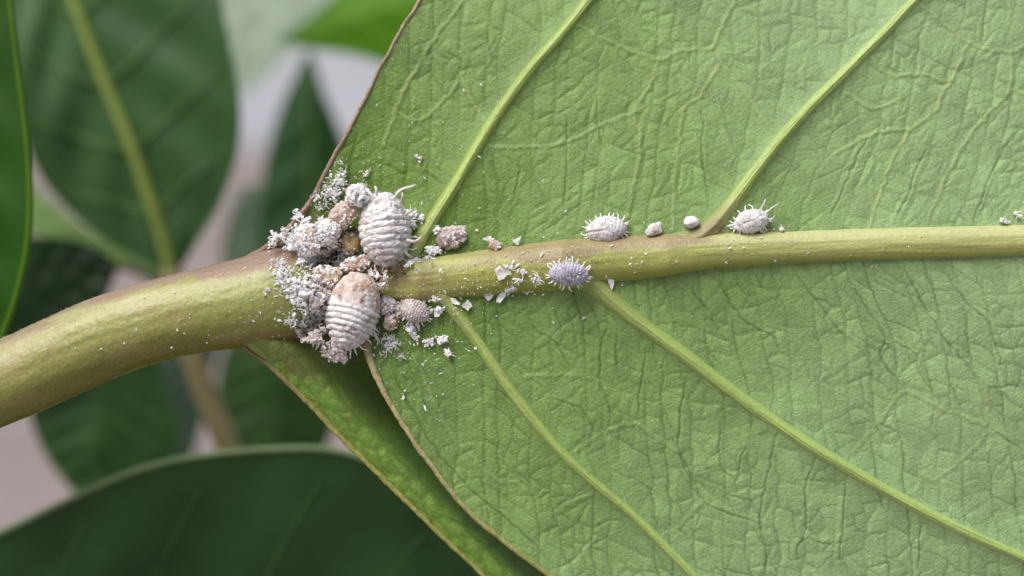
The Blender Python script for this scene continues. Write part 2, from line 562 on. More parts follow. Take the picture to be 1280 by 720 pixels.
def blade_full(X, Y):
    z = blade_macro(X, Y)
    d = Y - fmid(X)
    # coordinates that follow the run of the small veins
    wx = 10 * fbm2(X / 85.0, Y / 85.0, 2, 31) + 2.8 * fbm2(X / 15.0, Y / 15.0, 2, 33)
    wy = 10 * fbm2(X / 85.0, Y / 85.0, 2, 41) + 2.8 * fbm2(X / 15.0, Y / 15.0, 2, 43)
    lean = np.where(d < 0, 0.20 + 0.0006 * np.clip(X - 760, -200, 500), 0.22 + 0.0006 * np.clip(X - 800, -300, 500))
    sat = np.where(d < 0, 260.0, 150.0)
    ad = np.abs(d)
    ps = X - lean * sat * (1 - np.exp(-ad / sat)) + wx
    qs = Y + wy
    bo = lambda p_, q_: bricks(p_, q_, 31.0, 46.0, 11)
    ds, dc, cell, idc, hs, hc = bo(ps, qs)
    e5, id5 = sub_cells(ps, qs, cell, bo, 16.0, 20.0, 37)
    # traced veins
    light = np.zeros_like(X); dark = np.zeros_like(X); near = np.zeros_like(X)
    zt = np.zeros_like(X)
    for k, c in TERD:
        dt = poly_dist(X, Y, c, 28)
        de = np.minimum(np.hypot(X - c[0, 0], Y - c[0, 1]), np.hypot(X - c[-1, 0], Y - c[-1, 1]))
        fade_ = 0.25 + 0.75 * smooth(2, 26, de)
        near = np.maximum(near, np.exp(-(dt / 9.0) ** 2))
        if k == R:
            lo = 1 - 0.35 * smooth(-20, 20, d)
            zt = zt + 1.15 * lo * np.exp(-(dt / 2.8) ** 2) - 0.6 * np.exp(-(dt / 9.0) ** 2)
            light = np.maximum(light, lo * np.exp(-(dt / 2.6) ** 2) * (0.75 + 0.35 * fbm2(X / 24., Y / 24., 2, 121)))
            dark = np.maximum(dark, 0.3 * np.exp(-((dt - 3.6) / 1.6) ** 2))
        else:
            zt = zt - 1.1 * fade_ * np.exp(-(dt / 1.5) ** 2) + 0.6 * np.exp(-(dt / 7.0) ** 2)
            dark = np.maximum(dark, fade_ * np.exp(-(dt / 1.35) ** 2))
    keep = 1 - 0.75 * near
    m3 = smooth(-0.5, 0.3, fbm2(X / 75.0, Y / 75.0, 2, 81))
    m4 = smooth(-0.45, 0.4, fbm2(X / 42.0, Y / 42.0, 2, 91))
    m5 = smooth(-0.35, 0.45, fbm2(X / 36.0, Y / 36.0, 2, 97))
    g3 = np.exp(-(ds / 1.35) ** 2) * (0.55 + 0.45 * m3) * (0.45 + 0.55 * hs) * keep
    g4 = np.exp(-(dc / 1.4) ** 2) * (0.5 + 0.5 * m4) * (0.4 + 0.6 * hc) * keep
    g5 = np.exp(-(e5 / 1.05) ** 2) * (0.3 + 0.7 * m5)
    # cells swell a little between the veins
    e = np.minimum(np.minimum(ds, dc), e5)
    flat = np.ones_like(X)
    for sp, (_, w0_, w1_) in zip(SECD, SEC):
        flat = np.minimum(flat, 1 - 0.8 * np.exp(-(poly_dist(X, Y, sp, 60) / 14.0) ** 2))
    rel = 0.42 * smooth(0, 10, np.minimum(ds, dc)) * (0.4 + 0.6 * hs) + (0.2 + 0.5 * m5) * smooth(0, 6.0, e) - 0.8
    rel = rel - 0.50 * g3 - 0.40 * g4 - 0.25 * g5 + zt
    rel = rel + 1.1 * fbm2(ps / 30.0, qs / 34.0, 2, 101) + 0.15 * np.abs(fbm2(ps / 9.0, qs / 15.0, 2, 103)) + 0.22 * fbm2(X / 4.0, Y / 4.0, 2, 111)
    z = z + rel * flat
    return z, (g3, g4, g5, light, dark, idc, id5, id5)


def blade_colour(X, Y, info):
    g3, g4, g5, light, dark, id3, id4, id5 = info
    pale = lin(156, 186, 126)
    mid = lin(133, 165, 90)
    base = lin(104, 138, 38)
    r = np.hypot((X - 440) / 1.0, (Y - 300) / 0.9)
    t1 = smooth(60, 330, r)[..., None]
    t2 = smooth(350, 800, r + 90 * fbm2(X / 160.0, Y / 160.0, 2, 131))[..., None]
    c = base * (1 - t1) + mid * t1
    c = c * (1 - t2) + pale * t2
    c = c * (1 + 0.10 * (id4 - 0.5) + 0.08 * (id3 - 0.5) + 0.08 * (id5 - 0.5) + 0.12 * fbm2(X / 26.0, Y / 26.0, 3, 141))[..., None]
    low = 0.62 + 0.38 * smooth(-20, 20, Y - fmid(X))
    line = np.clip(0.62 * g3 * low + 0.50 * g4 * low + 0.36 * g5 * low + 0.66 * dark * low * (0.7 + 0.3 * fbm2(X / 20, Y / 20, 2, 5)), 0, 0.75)[..., None]
    c = c * (1 - line) + lin(66, 94, 26) * line
    l = (0.5 * light)[..., None]
    c = c * (1 - l) + lin(172, 192, 120) * l
    # brown bark-like skin where the blade edge runs into the petiole
    b = (smooth(415, 375, X + 22 * fbm2(X / 16., Y / 16., 3, 151)) * smooth(235, 275, Y) * smooth(400, 350, Y))[..., None] * 0.85
    c = c * (1 - b) + lin(150, 124, 104) * b
    b = (smooth(1.2, 0.3, np.hypot((X - 893) / 26.0, (Y - 287) / 13.0) + 0.5 * fbm2(X / 12., Y / 12., 3, 159)))[..., None] * 0.7
    c = c * (1 - b) + lin(140, 112, 92) * b
    b = (smooth(1.15, 0.75, np.hypot((X - 425) / 36.0, (Y - 322) / 34.0) + 0.5 * fbm2(X / 13., Y / 13., 3, 157)))[..., None] * 0.9  # hollow's shade painted dark brown into the blade, mixed with grime
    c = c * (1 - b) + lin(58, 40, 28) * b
    return c


# ------------------------------------------------------------------ the infested leaf
leaf = thing('infested_leaf', 'pale green veined leaf underside with thick olive petiole and mealybugs at its base', 'leaf', (430, 352, -20))

ys = np.concatenate([np.linspace(-440, -24, 22), np.arange(-20, 742, 1.12), np.linspace(746, 1040, 22)])
NC1, NC2 = 820, 40
xl = np.interp(ys, XL[:, 0], XL[:, 1])
# smooth the traced edge a little, with a fine natural waviness
k = np.hanning(31); k /= k.sum()
xs_ = np.convolve(np.pad(xl, 15, mode='edge'), k, 'valid')
inner = ((ys > -10) & (ys < 735)) & ~((ys > 250) & (ys < 440))
xl = np.where(inner, xs_, xl) + 1.2 * noise2(ys / 9.0, ys * 0, 7) + 1.5 * noise2(ys / 40.0, ys * 0, 8)
xr = np.interp(ys, XR[:, 0], XR[:, 1])
xd = np.minimum(1310, xl + 0.8 * (xr - xl))
s1 = np.linspace(0, 1, NC1)[None, :]
s2 = np.linspace(0, 1, NC2 + 1)[None, 1:]
X = np.concatenate([xl[:, None] + s1 * (xd - xl)[:, None], xd[:, None] + s2 * (xr - xd)[:, None]], 1)
Y = np.repeat(ys[:, None], X.shape[1], 1)
Z, info = blade_full(X, Y)
C = blade_colour(X, Y, info)
V = conv(X, Y, Z).reshape(-1, 3)
F = grid_faces(*X.shape)[:, ::-1].copy()
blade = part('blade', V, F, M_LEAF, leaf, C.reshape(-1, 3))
edge_xyz = np.stack([xl, ys, Z[:, 0]], 1)

# glossy upper side of the leaf (turned away from us)
ri = np.linspace(0, len(ys) - 1, 70).astype(int)
ci = np.linspace(0, X.shape[1] - 1, 60).astype(int)
Xb, Yb = X[np.ix_(ri, ci)], Y[np.ix_(ri, ci)]
Zb = blade_macro(Xb, Yb) - 12 + 8 * (np.arange(60)[None, :] == 0)
part('upper_side', conv(Xb, Yb, Zb).reshape(-1, 3), grid_faces(70, 60), M_TOP, leaf)


def ribbon(path, wid, hei, ncross, sharp, seed, n, lump=0.6, skirt=False):
    """raised vein: a strip swept along the path, its feet sunk into the blade"""
    P = spline(path, n) if len(path) < n else np.asarray(path)
    T = np.gradient(P, axis=0); T /= np.linalg.norm(T, axis=1)[:, None]
    Nn = np.stack([-T[:, 1], T[:, 0]], 1)
    a = np.linspace(-1.12, 1.12, ncross)
    w = np.asarray(wid)[:, None] / 2
    Xr = P[:, 0:1] + Nn[:, 0:1] * a[None] * w
    Yr = P[:, 1:2] + Nn[:, 1:2] * a[None] * w
    zb = blade_macro(Xr, Yr) if skirt else blade_macro(P[:, 0], P[:, 1])[:, None]
    prof = np.clip(1 - np.abs(a) ** 2, 0, None) ** sharp
    if skirt:
        prof = np.clip(1 - a * a, 0, None) ** 0.85 + 0.0
    foot = np.where(np.abs(a) > 1, (-16 if skirt else -40) * (np.abs(a) - 1), 0) - (0.4 if skirt else 0)
    Zr = zb + np.asarray(hei)[:, None] * prof[None] + foot[None] * np.clip(w / 12, .2, 1)
    Zr = Zr + lump * fbm2((np.arange(len(P)) / 26.0)[:, None] + 0 * Xr, (a * 5)[None] + 0 * Xr, 3, seed) * prof[None]
    return Xr, Yr, Zr, a


# midrib
P = spline(MID, 700)
wd = np.interp(P[:, 0], *np.array(MIDW, float).T)
Xm, Ym, Zm, am = ribbon(P, wd, wd * 0.30 * (0.25 + 0.75 * smooth(485, 600, P[:, 0])), 41, 0.6, 201, 700, 0.7)
A = np.broadcast_to(am[None], Xm.shape)              # -1 upper flank ... +1 lower flank
olive = lin(166, 170, 84); cream = lin(202, 204, 148); tan = lin(170, 150, 108); deep = lin(162, 172, 82)
if (Ym[:, 0] > Ym[:, -1]).mean() > 0.5:
    A = -A
tr_ = smooth(640, 1050, Xm)[..., None]
Cm = (olive * (1 - tr_) + lin(180, 184, 112) * tr_) * (1 + 0.2 * fbm2(Xm / 80., 7 * A, 3, 205))[..., None]
up_ = (smooth(0.1, -0.8, A) * (0.35 + 0.5 * smooth(650, 1000, Xm)))[..., None]  # pale upper flank: the lit side painted into the midrib colour
Cm = Cm * (1 - up_) + cream * up_
lo_ = (smooth(0.1, 0.9, A) * 0.6)[..., None]
Cm = Cm * (1 - lo_) + deep * lo_
stain = smooth(-0.05, 0.4, fbm2(Xm / 45.0, Ym / 9.0, 3, 211) + 1.5 * smooth(0.1, -0.7, A) - 0.62) * smooth(560, 640, Xm) * smooth(905, 870, Xm)
stain = np.clip(stain + 0.8 * smooth(610, 500, Xm) * smooth(-0.4, 0.5, 0.3 + fbm2(Xm / 40., Ym / 14., 3, 215)), 0, 1)[..., None] * 0.9
Cm = Cm * (1 - 0.85 * stain) + lin(158, 134, 106) * 0.85 * stain
part('midrib', conv(Xm, Ym, Zm).reshape(-1, 3), grid_faces(*Xm.shape), M_VEIN, leaf, Cm.reshape(-1, 3))

for i, (pts, w0, w1) in enumerate(SEC):
    n = 320
    P = spline(pts, n)
    s = np.linspace(0, 1, n)
    wv = (w0 + (w1 - w0) * s ** 0.9) * (1 + 0.06 * noise2(s * 40, s * 0, 300 + i))
    Xs, Ys, Zs, a_ = ribbon(P, wv * (1.12 + 0.7 * smooth(0.12, 0.0, s)), wv * 0.27, 37, 1.9, 310 + i, n, 1.1, True)
    vein = (np.clip(1 - np.abs(a_) ** 3, 0, 1) ** 0.8)[None, :, None] * (1 + 0.25 * fbm2(Xs / 50., (a_ * 5)[None] + 0 * Xs, 3, 320 + i))[..., None]
    fade = (1 - 0.35 * s)[:, None, None]
    inf0 = tuple(np.zeros_like(Xs) for _ in range(5)) + tuple(np.full_like(Xs, 0.5) for _ in range(3))
    cb = blade_colour(Xs, Ys, inf0)
    cv = lin(174, 196, 106) * np.ones_like(cb) * (1 + 0.16 * fbm2((s * 9)[:, None] + 0 * Xs, (a_ * 6)[None] + 0 * Xs, 3, 330 + i))[..., None]
    b0 = smooth(0.17, 0.06, s)[:, None, None] * (0.75 if i == 1 else 0.3)
    cv = cv * (1 - b0) + lin(152, 126, 98) * b0
    cs = cb * (1 - vein * fade) + cv * vein * fade
    part('secondary_vein', conv(Xs, Ys, Zs).reshape(-1, 3), grid_faces(*Xs.shape), M_LEAF if i > 5 else M_VEIN, leaf, cs.reshape(-1, 3))

# margins: a thin rolled rim
def rim(name, path, rad, c0, c1, seed, n=260, nseg=10, parent=leaf, mat=M_VEIN, rough=0.5, t0=0.0, t1=1.0):
    P = spline(path, n)
    r = np.interp(np.linspace(0, 1, n), np.linspace(0, 1, len(rad)), rad)
    L3 = conv(P[:, 0], P[:, 1], P[:, 2])
    dsp = rough * S * fbm2(np.linspace(0, n / 3.0, n)[:, None], np.arange(nseg)[None] * 0.9, 3, seed)
    V, F = tube(L3, r * S, nseg, disp=dsp * 2)
    t = np.linspace(0, 1, n)
    mixf = np.clip(smooth(t0, t1, t)[:, None] + 0.35 * fbm2(t[:, None] * 30, np.arange(nseg)[None] * 0.6, 3, seed + 1), 0, 1)[..., None]
    c = c0 * (1 - mixf) + c1 * mixf
    c = np.vstack([c.reshape(-1, 3), c[0, :1], c[-1, :1]])
    return part(name, V, F, mat, parent, c)


u = edge_xyz[(edge_xyz[:, 1] > -140) & (edge_xyz[:, 1] < 262)][::12]
u = np.vstack([u, [[366, 282, 2], [349, 299, 4], [332, 312, 0], [312, 324, -6]]])
u[:, 0] -= 1.5
rim('margin', u, [2.3] * 8 + [2.6, 3.0, 3.6, 4.4, 5.5], lin(178, 160, 128), lin(138, 112, 94), 401, 320, 12, rough=0.45)
u = edge_xyz[(edge_xyz[:, 1] > 424) & (edge_xyz[:, 1] < 800)][::12]
u[:, 0] -= 1.0
rim('margin', u, [5.5, 4.2] + [3.4] * 8, lin(188, 176, 128), lin(150, 158, 86), 411, 320, 10)

# petiole: thick, curving, sinking into the leaf base
PET = np.array([(-640, 640, -120), (-300, 585, -40), (-90, 512, -8), (0, 480, 0), (80, 444, 4), (155, 413, 6), (215, 396, 6), (270, 385, 4), (320, 377, 0),
                (350, 371, -8), (376, 367, -30), (404, 360, -68), (450, 354, -84), (490, 350, -96)], float)
PR = np.array([56, 55, 54, 52, 51, 51, 51, 53, 58, 62, 60, 50, 36, 28], float)
n = 460
P = spline(PET, n)
sP = np.interp(P[:, 0], PET[:, 0], PR)
ns = 96
Lp = conv(P[:, 0], P[:, 1], P[:, 2])
ang = np.linspace(0, 2 * np.pi, ns, endpoint=False)
along = P[:, 0][:, None]
dsp = (1.1 * fbm3(along / 60.0, 2.2 * np.cos(ang)[None], 2.2 * np.sin(ang)[None], 3, 421)
       + 0.5 * fbm3(along / 5.0, 9 * np.cos(ang)[None], 9 * np.sin(ang)[None], 2, 431)
       + 0.8 * fbm3(along / 60.0, 7 * np.cos(ang)[None], 7 * np.sin(ang)[None], 2, 433)) * S
V, F = tube(Lp, sP * S, ns)
V0 = V[:n * ns].reshape(n, ns, 3)
kz = CAM_D / (CAM_D - V0[..., 2] / S)
PX, PY = 640 + V0[..., 0] / S * kz, 360 - V0[..., 1] / S * kz
front = smooth(-0.1, 0.2, (V0[..., 2] - Lp[:, None, 2]) / (sP[:, None] * S))
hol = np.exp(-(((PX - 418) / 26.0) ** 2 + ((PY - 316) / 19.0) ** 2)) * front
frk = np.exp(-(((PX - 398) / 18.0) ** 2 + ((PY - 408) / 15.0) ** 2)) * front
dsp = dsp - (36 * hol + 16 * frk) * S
V, F = tube(Lp, sP * S, ns, disp=dsp)
VV = V[:n * ns].reshape(n, ns, 3)
# height of the finished petiole skin, for things that lie on it
_z = VV[..., 2] / S
_k = CAM_D / (CAM_D - _z)
_ix = np.clip(((640 + VV[..., 0] / S * _k) + 100) / 3.0, 0, 219).astype(int)
_iy = np.clip(((360 - VV[..., 1] / S * _k) - 240) / 3.0, 0, 129).astype(int)
PHM = np.full((220, 130), -1e3)
np.maximum.at(PHM, (_ix, _iy), _z)
for _ in range(2):
    pad = np.pad(PHM, 1, constant_values=-1e3)
    nb = np.max([pad[a:a + 220, b:b + 130] for a in range(3) for b in range(3)], axis=0)
    PHM = np.where(PHM < -900, nb, PHM)
PHM[[0, -1]] = -1e3; PHM[:, [0, -1]] = -1e3
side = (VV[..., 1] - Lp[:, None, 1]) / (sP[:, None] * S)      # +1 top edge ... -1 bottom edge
Xp = np.broadcast_to(along, side.shape)
nn = fbm3(along / 40.0, 3 * np.cos(ang)[None], 3 * np.sin(ang)[None], 4, 441)
cP = lin(160, 162, 88) * np.ones(side.shape + (3,))
fib = fbm3(along / 90.0, 14 * np.cos(ang)[None], 14 * np.sin(ang)[None], 3, 445)
cP = cP * (1 + 0.22 * fib)[..., None]
t = smooth(-0.15, -0.75, side + 0.2 * nn)[..., None] * 0.92; cP = cP * (1 - t) + lin(122, 122, 14) * t  # olive underside, with the shade below painted into it
t = (smooth(0.1, 0.7, side + 0.25 * nn) * smooth(330, 60, Xp) * 0.8)[..., None]; cP = cP * (1 - t) + lin(184, 180, 134) * t  # pale upper flank: a highlight painted into the skin colour
t = (smooth(200, 340, Xp) * 0.55 * smooth(0.75, 0.2, np.abs(side + 0.15)))[..., None]; cP = cP * (1 - t) + lin(146, 160, 76) * t
t = (smooth(0.62, 0.9, side + 0.30 * nn + 0.10 * smooth(120, 330, Xp)) * 0.9)[..., None]; cP = cP * (1 - t) + lin(152, 124, 112) * t
t = (smooth(0.0, 0.5, nn) * 0.30)[..., None]; cP = cP * (1 - t) + lin(170, 142, 108) * t
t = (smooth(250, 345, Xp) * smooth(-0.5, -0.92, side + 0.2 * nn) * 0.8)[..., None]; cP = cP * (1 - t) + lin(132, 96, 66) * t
dirt_shade = (smooth(372, 412, Xp + 45 * nn) * 0.9)[..., None]; cP = cP * (1 - dirt_shade) + lin(84, 60, 40) * dirt_shade  # grimy petiole end, with the hollow's darkness coloured in
soot_shade = (smooth(0.0, 0.35, fbm3(along / 16.0, 6 * np.cos(ang)[None], 6 * np.sin(ang)[None], 3, 447) + 0.35 * smooth(385, 420, Xp)) * smooth(352, 385, Xp) * 0.85)[..., None]
cP = cP * (1 - soot_shade) + lin(44, 32, 24) * soot_shade  # near-black patches: painted darkness of the hollow over grimy skin
grime_shade = np.clip(1.5 * (hol + frk) * (0.8 + 0.8 * nn), 0, 0.9)[..., None]
cP = cP * (1 - grime_shade) + lin(62, 44, 32) * grime_shade  # carved hollow painted dark as shade; the fork patch is grime
cP = np.vstack([cP.reshape(-1, 3), cP[0, :1], cP[-1, :1]])
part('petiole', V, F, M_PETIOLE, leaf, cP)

# short pale hairs standing on the petiole skin
rh = np.random.default_rng(91)
nh = 1500
hi = rh.integers(40, int(n * 0.80), nh); hj = rh.integers(0, ns, nh)
Vg = V[:n * ns].reshape(n, ns, 3)
p0 = Vg[hi, hj]; nrm = p0 - Lp[hi]; nrm /= np.linalg.norm(nrm, axis=1)[:, None]
ok_ = nrm[:, 2] > -0.25
p0, nrm = p0[ok_], nrm[ok_]
m_ = len(p0)
dirn = nrm + rh.normal(0, 0.35, (m_, 3)); dirn /= np.linalg.norm(dirn, axis=1)[:, None]
sid = np.cross(dirn, rh.normal(size=(m_, 3))); sid /= np.linalg.norm(sid, axis=1)[:, None]
sid2 = np.cross(dirn, sid)
ln_ = rh.uniform(1.2, 3.4, (m_, 1)) * S; wd_ = rh.uniform(0.28, 0.5, (m_, 1)) * S
tri = [p0 - nrm * 0.3 * S + wd_ * (math.cos(a) * sid + math.sin(a) * sid2) for a in (0, 2.1, 4.2)] + [p0 + dirn * ln_]
hv = np.stack(tri, 1).reshape(-1, 3)
hf = (np.array([(0, 1, 3), (1, 2, 3), (2, 0, 3)])[None] + 4 * np.arange(m_)[:, None, None]).reshape(-1, 3)
hh_ = part('petiole_hair', hv, hf, mat_tint('hair_pale', 0.5, 0.4, 0, 10, 0.05, 10, color=lin(206, 200, 160)), leaf)
hh_['kind'] = 'stuff'

# folded basal lobe: runs from the petiole down behind the front lobe
LE = [(292, 412, 22), (312, 436, 14), (332, 450, 12), (357, 473, 8), (390, 506, 0), (422, 540, -8), (455, 573, -14), (490, 607, -20), (540, 656, -26),
      (585, 699, -32), (640, 752, -40), (720, 830, -60), (840, 930, -90)]
RE = [(400, 330, 0), (440, 345, -20), (480, 380, -50), (520, 425, -85), (560, 475, -115), (600, 520, -120), (640, 565, -126), (680, 610, -132), (730, 665, -138),
      (790, 715, -142), (860, 770, -146), (930, 850, -150), (1000, 950, -160)]
n, mc = 420, 150
a_, b_ = spline(LE, n), spline(RE, n)
tt = np.linspace(0, 1, mc)[None, :, None]
Q = a_[:, None] * (1 - tt) + b_[:, None] * tt
tq = tt[..., 0]
Xf, Yf = Q[..., 0], Q[..., 1]
z0, z1 = a_[:, None, 2], b_[:, None, 2]
Zf = z0 + 14 * smooth(470, 425, Yf) * smooth(0.5, 0.1, tq) + (z1 - z0) * smooth(0.16, 0.62, tq + 0.0 * Xf) * 0.92 + 5 * np.sin(np.clip(tq / 0.3, 0, 1) * np.pi) + (z1 - z0) * 0.08 * tq
pf, qf = (Xf + Yf) * 0.7, (Yf - Xf) * 0.7
e4, i4 = voronoi(pf / 30.0 + 0.3 * fbm2(Xf / 30, Yf / 30, 2, 3), qf / 18.0 + 0.3 * fbm2(Xf / 30, Yf / 30, 2, 4), 77)
ef = e4 * 20
Zf = Zf + 1.3 * smooth(0, 8, ef) + 1.5 * fbm2(Xf / 30.0, Yf / 30.0, 3, 451) + 0.5 * fbm2(Xf / 6.0, Yf / 6.0, 2, 455)
cf = lin(126, 162, 64) * np.ones(Xf.shape + (3,))
cf = cf * (1 + 0.10 * (i4 - 0.5) + 0.12 * fbm2(Xf / 40., Yf / 40., 3, 461))[..., None]
t = smooth(0.12, 0.30, tq + 0.0 * Xf)[..., None] * 0.75
cf = cf * (1 - t) + lin(98, 138, 38) * t  # inner lobe darkened: shade under the front lobe's overhang painted in
t = (np.exp(-(ef / 1.8) ** 2) * 0.35)[..., None]; cf = cf * (1 - t) + lin(70, 94, 26) * t
t = (smooth(470, 400, Yf + 30 * fbm2(Xf / 25., Yf / 25., 3, 465)) * smooth(330, 380, Xf) * 0.3)[..., None]
cf = cf * (1 - t) + lin(104, 80, 50) * t
t = (smooth(480, 420, Yf - 0.45 * (Xf - 330) + 24 * fbm2(Xf / 22., Yf / 22., 3, 467)) * smooth(0.5, 0.05, tq + 0 * Xf) * 0.45)[..., None]
cf = cf * (1 - t) + lin(136, 108, 74) * t
part('folded_lobe', conv(Xf, Yf, Zf).reshape(-1, 3), grid_faces(n, mc), M_LEAF, leaf, cf.reshape(-1, 3))
rim('margin', [(p[0] - 1, p[1] + 1, p[2] + 1) for p in LE], [3, 3.4, 3.4, 3.2, 3.0, 2.8, 2.7, 2.6, 2.6, 2.6], lin(134, 108, 80), lin(164, 166, 92), 471, 360, 12, rough=0.8, t0=0.0, t1=0.22)


# ------------------------------------------------------------------ surface height for placing things
def surf(px, py):
    px, py = np.atleast_1d(np.asarray(px, float)), np.atleast_1d(np.asarray(py, float))
    z = blade_macro(px, py) + 3.0
    a = (py - fmid(px)) / (np.interp(px, *np.array(MIDW, float).T) / 2)
    zm = blade_macro(px, fmid(px)) + np.interp(px, *np.array(MIDW, float).T) * 0.34 * np.clip(1 - a * a, 0, None) ** 0.6
    z = np.where((np.abs(a) < 1) & (px > 460), np.maximum(z, zm), z)
    o = np.argsort(P_pet[:, 0])
    pyc = np.interp(px, P_pet[o, 0], P_pet[o, 1]); pz = np.interp(px, P_pet[o, 0], P_pet[o, 2]); pr = np.interp(px, P_pet[o, 0], R_pet[o])
    b = (py - pyc) / pr
    zp = pz + pr * np.sqrt(np.clip(1 - b * b, 0, None))
    z = np.where((np.abs(b) < 0.98) & (px < 470), np.maximum(np.where(px < 440, -60, z), zp), z)
    gx = np.clip((px + 100) / 3.0, 0, 219).astype(int); gy = np.clip((py - 240) / 3.0, 0, 129).astype(int)
    z = np.maximum(z, PHM[gx, gy])
    # on the folded lobe
    xe = np.interp(py, XL[:, 0], XL[:, 1])
    lob = (px < xe) & (np.abs(b) >= 0.98) & (py > 380)
    z = np.where(lob, np.clip(26 - 0.32 * (py - 425), -12, 26) - 0.25 * np.clip(px - 400, 0, 80), z)
    return z


P_pet, R_pet = P, sP
def sz(px, py):
    return float(surf(px, py)[0])


# ------------------------------------------------------------------ wax crumbs and strands
def rand_rot(n, r):
    q = r.normal(size=(n, 4)); q /= np.linalg.norm(q, axis=1)[:, None]
    w, x, y, z = q.T
    return np.stack([np.stack([1 - 2 * (y * y + z * z), 2 * (x * y - z * w), 2 * (x * z + y * w)], -1),
                     np.stack([2 * (x * y + z * w), 1 - 2 * (x * x + z * z), 2 * (y * z - x * w)], -1),
                     np.stack([2 * (x * z - y * w), 2 * (y * z + x * w), 1 - 2 * (x * x + y * y)], -1)], 1)


OCT = np.array([(1, 0, 0), (-1, 0, 0), (0, 1, 0), (0, -1, 0), (0, 0, 1), (0, 0, -1)], float)
OCF = np.array([(0, 2, 4), (2, 1, 4), (1, 3, 4), (3, 0, 4), (2, 0, 5), (1, 2, 5), (3, 1, 5), (0, 3, 5)])


def crumbs(cx, cy, cz, size, r, flat=0.45, elong=1.8):
    """many small irregular chips -> V (leaf frame), F"""
    n = len(cx)
    sc = np.stack([size * r.uniform(0.7, elong, n), size * r.uniform(0.5, 1.1, n), size * r.uniform(0.2, flat + 0.2, n)], 1)
    v = OCT[None] * sc[:, None] * r.uniform(0.55, 1.25, (n, 6, 1)) + r.normal(0, 0.16, (n, 6, 3)) * size[:, None, None]
    v = np.einsum('nij,nkj->nki', rand_rot(n, r), v)
    c = conv(cx, cy, cz)[:, None]
    V = (c + v * S).reshape(-1, 3)
    F = (OCF[None] + 6 * np.arange(n)[:, None, None]).reshape(-1, 3)
    return V, F


_ph = (1 + 5 ** 0.5) / 2
ICO = np.array([(-1, _ph, 0), (1, _ph, 0), (-1, -_ph, 0), (1, -_ph, 0), (0, -1, _ph), (0, 1, _ph), (0, -1, -_ph), (0, 1, -_ph), (_ph, 0, -1), (_ph, 0, 1), (-_ph, 0, -1), (-_ph, 0, 1)]) / 1.9
ICF = [(0, 11, 5), (0, 5, 1), (0, 1, 7), (0, 7, 10), (0, 10, 11), (1, 5, 9), (5, 11, 4), (11, 10, 2), (10, 7, 6), (7, 1, 8),
       (3, 9, 4), (3, 4, 2), (3, 2, 6), (3, 6, 8), (3, 8, 9), (4, 9, 5), (2, 4, 11), (6, 2, 10), (8, 6, 7), (9, 8, 1)]
_e = {}
_v = [tuple(v) for v in ICO]; _f2 = []
def _mid(a, b):
    k_ = (min(a, b), max(a, b))
    if k_ not in _e:
        m_ = (np.array(_v[a]) + np.array(_v[b])) / 2
        _v.append(tuple(m_ / np.linalg.norm(m_))); _e[k_] = len(_v) - 1
    return _e[k_]
for a_i, b_i, c_i in ICF:
    ab, bc, ca_ = _mid(a_i, b_i), _mid(b_i, c_i), _mid(c_i, a_i)
    _f2 += [(a_i, ab, ca_), (b_i, bc, ab), (c_i, ca_, bc), (ab, bc, ca_)]
ICO2, ICF2 = np.array(_v), np.array(_f2)


def fluff(cx, cy, cz, size, r):
    """soft ragged wax lumps"""
    n = len(cx)
    sc = size[:, None] * np.stack([r.uniform(0.7, 1.5, n), r.uniform(0.6, 1.1, n), r.uniform(0.4, 0.9, n)], 1)
    m = len(ICO2)
    v = ICO2[None] * sc[:, None] * np.exp(r.normal(0, 0.28, (n, m, 1)))
    v = np.einsum('nij,nkj->nki', rand_rot(n, r), v)
    V = (conv(cx, cy, cz)[:, None] + v * S).reshape(-1, 3)
    return V, (ICF2[None] + m * np.arange(n)[:, None, None]).reshape(-1, 3)


def strands(cx, cy, cz, length, r, rad=0.8, curl=1.0):
    """short curled wax threads"""
    n, m, q = len(cx), 7, 5
    th = r.uniform(0, 2 * np.pi, n)
    el = r.uniform(-0.2, 0.9, n)
    dth = r.normal(0, 0.45 * curl, n)
    pts = np.zeros((n, m, 3))
    p = np.stack([cx, cy, cz], 1).astype(float)
    for k_ in range(m):
        pts[:, k_] = p
        st = (length / (m - 1))[:, None]
        p = p + st * np.stack([np.cos(th) * np.cos(el), np.sin(th) * np.cos(el), np.sin(el)], 1)
        th = th + dth + r.normal(0, 0.2 * curl, n)
        el = el - 0.12 * curl
    Vs, Fs = [], []
    off = 0
    for i_ in range(n):
        path = conv(pts[i_, :, 0], pts[i_, :, 1], pts[i_, :, 2])
        rr = rad * np.array([1, 1.1, 1, 0.95, 0.85, 0.7, 0.3]) * S * r.uniform(0.7, 1.3)
        Vt, Ft = tube(path, rr, q)
        Vs.append(Vt); Fs += [tuple(a + off for a in f) for f in Ft]
        off += len(Vt)
    return np.vstack(Vs), Fs


def join(parts):
    Vs, Fs, off = [], [], 0
    for v, f in parts:
        Vs.append(v)
        if isinstance(f, np.ndarray):
            f = f.tolist()
        Fs += [tuple(int(a) + off for a in q) for q in f]
        off += len(v)
    return np.vstack(Vs), Fs


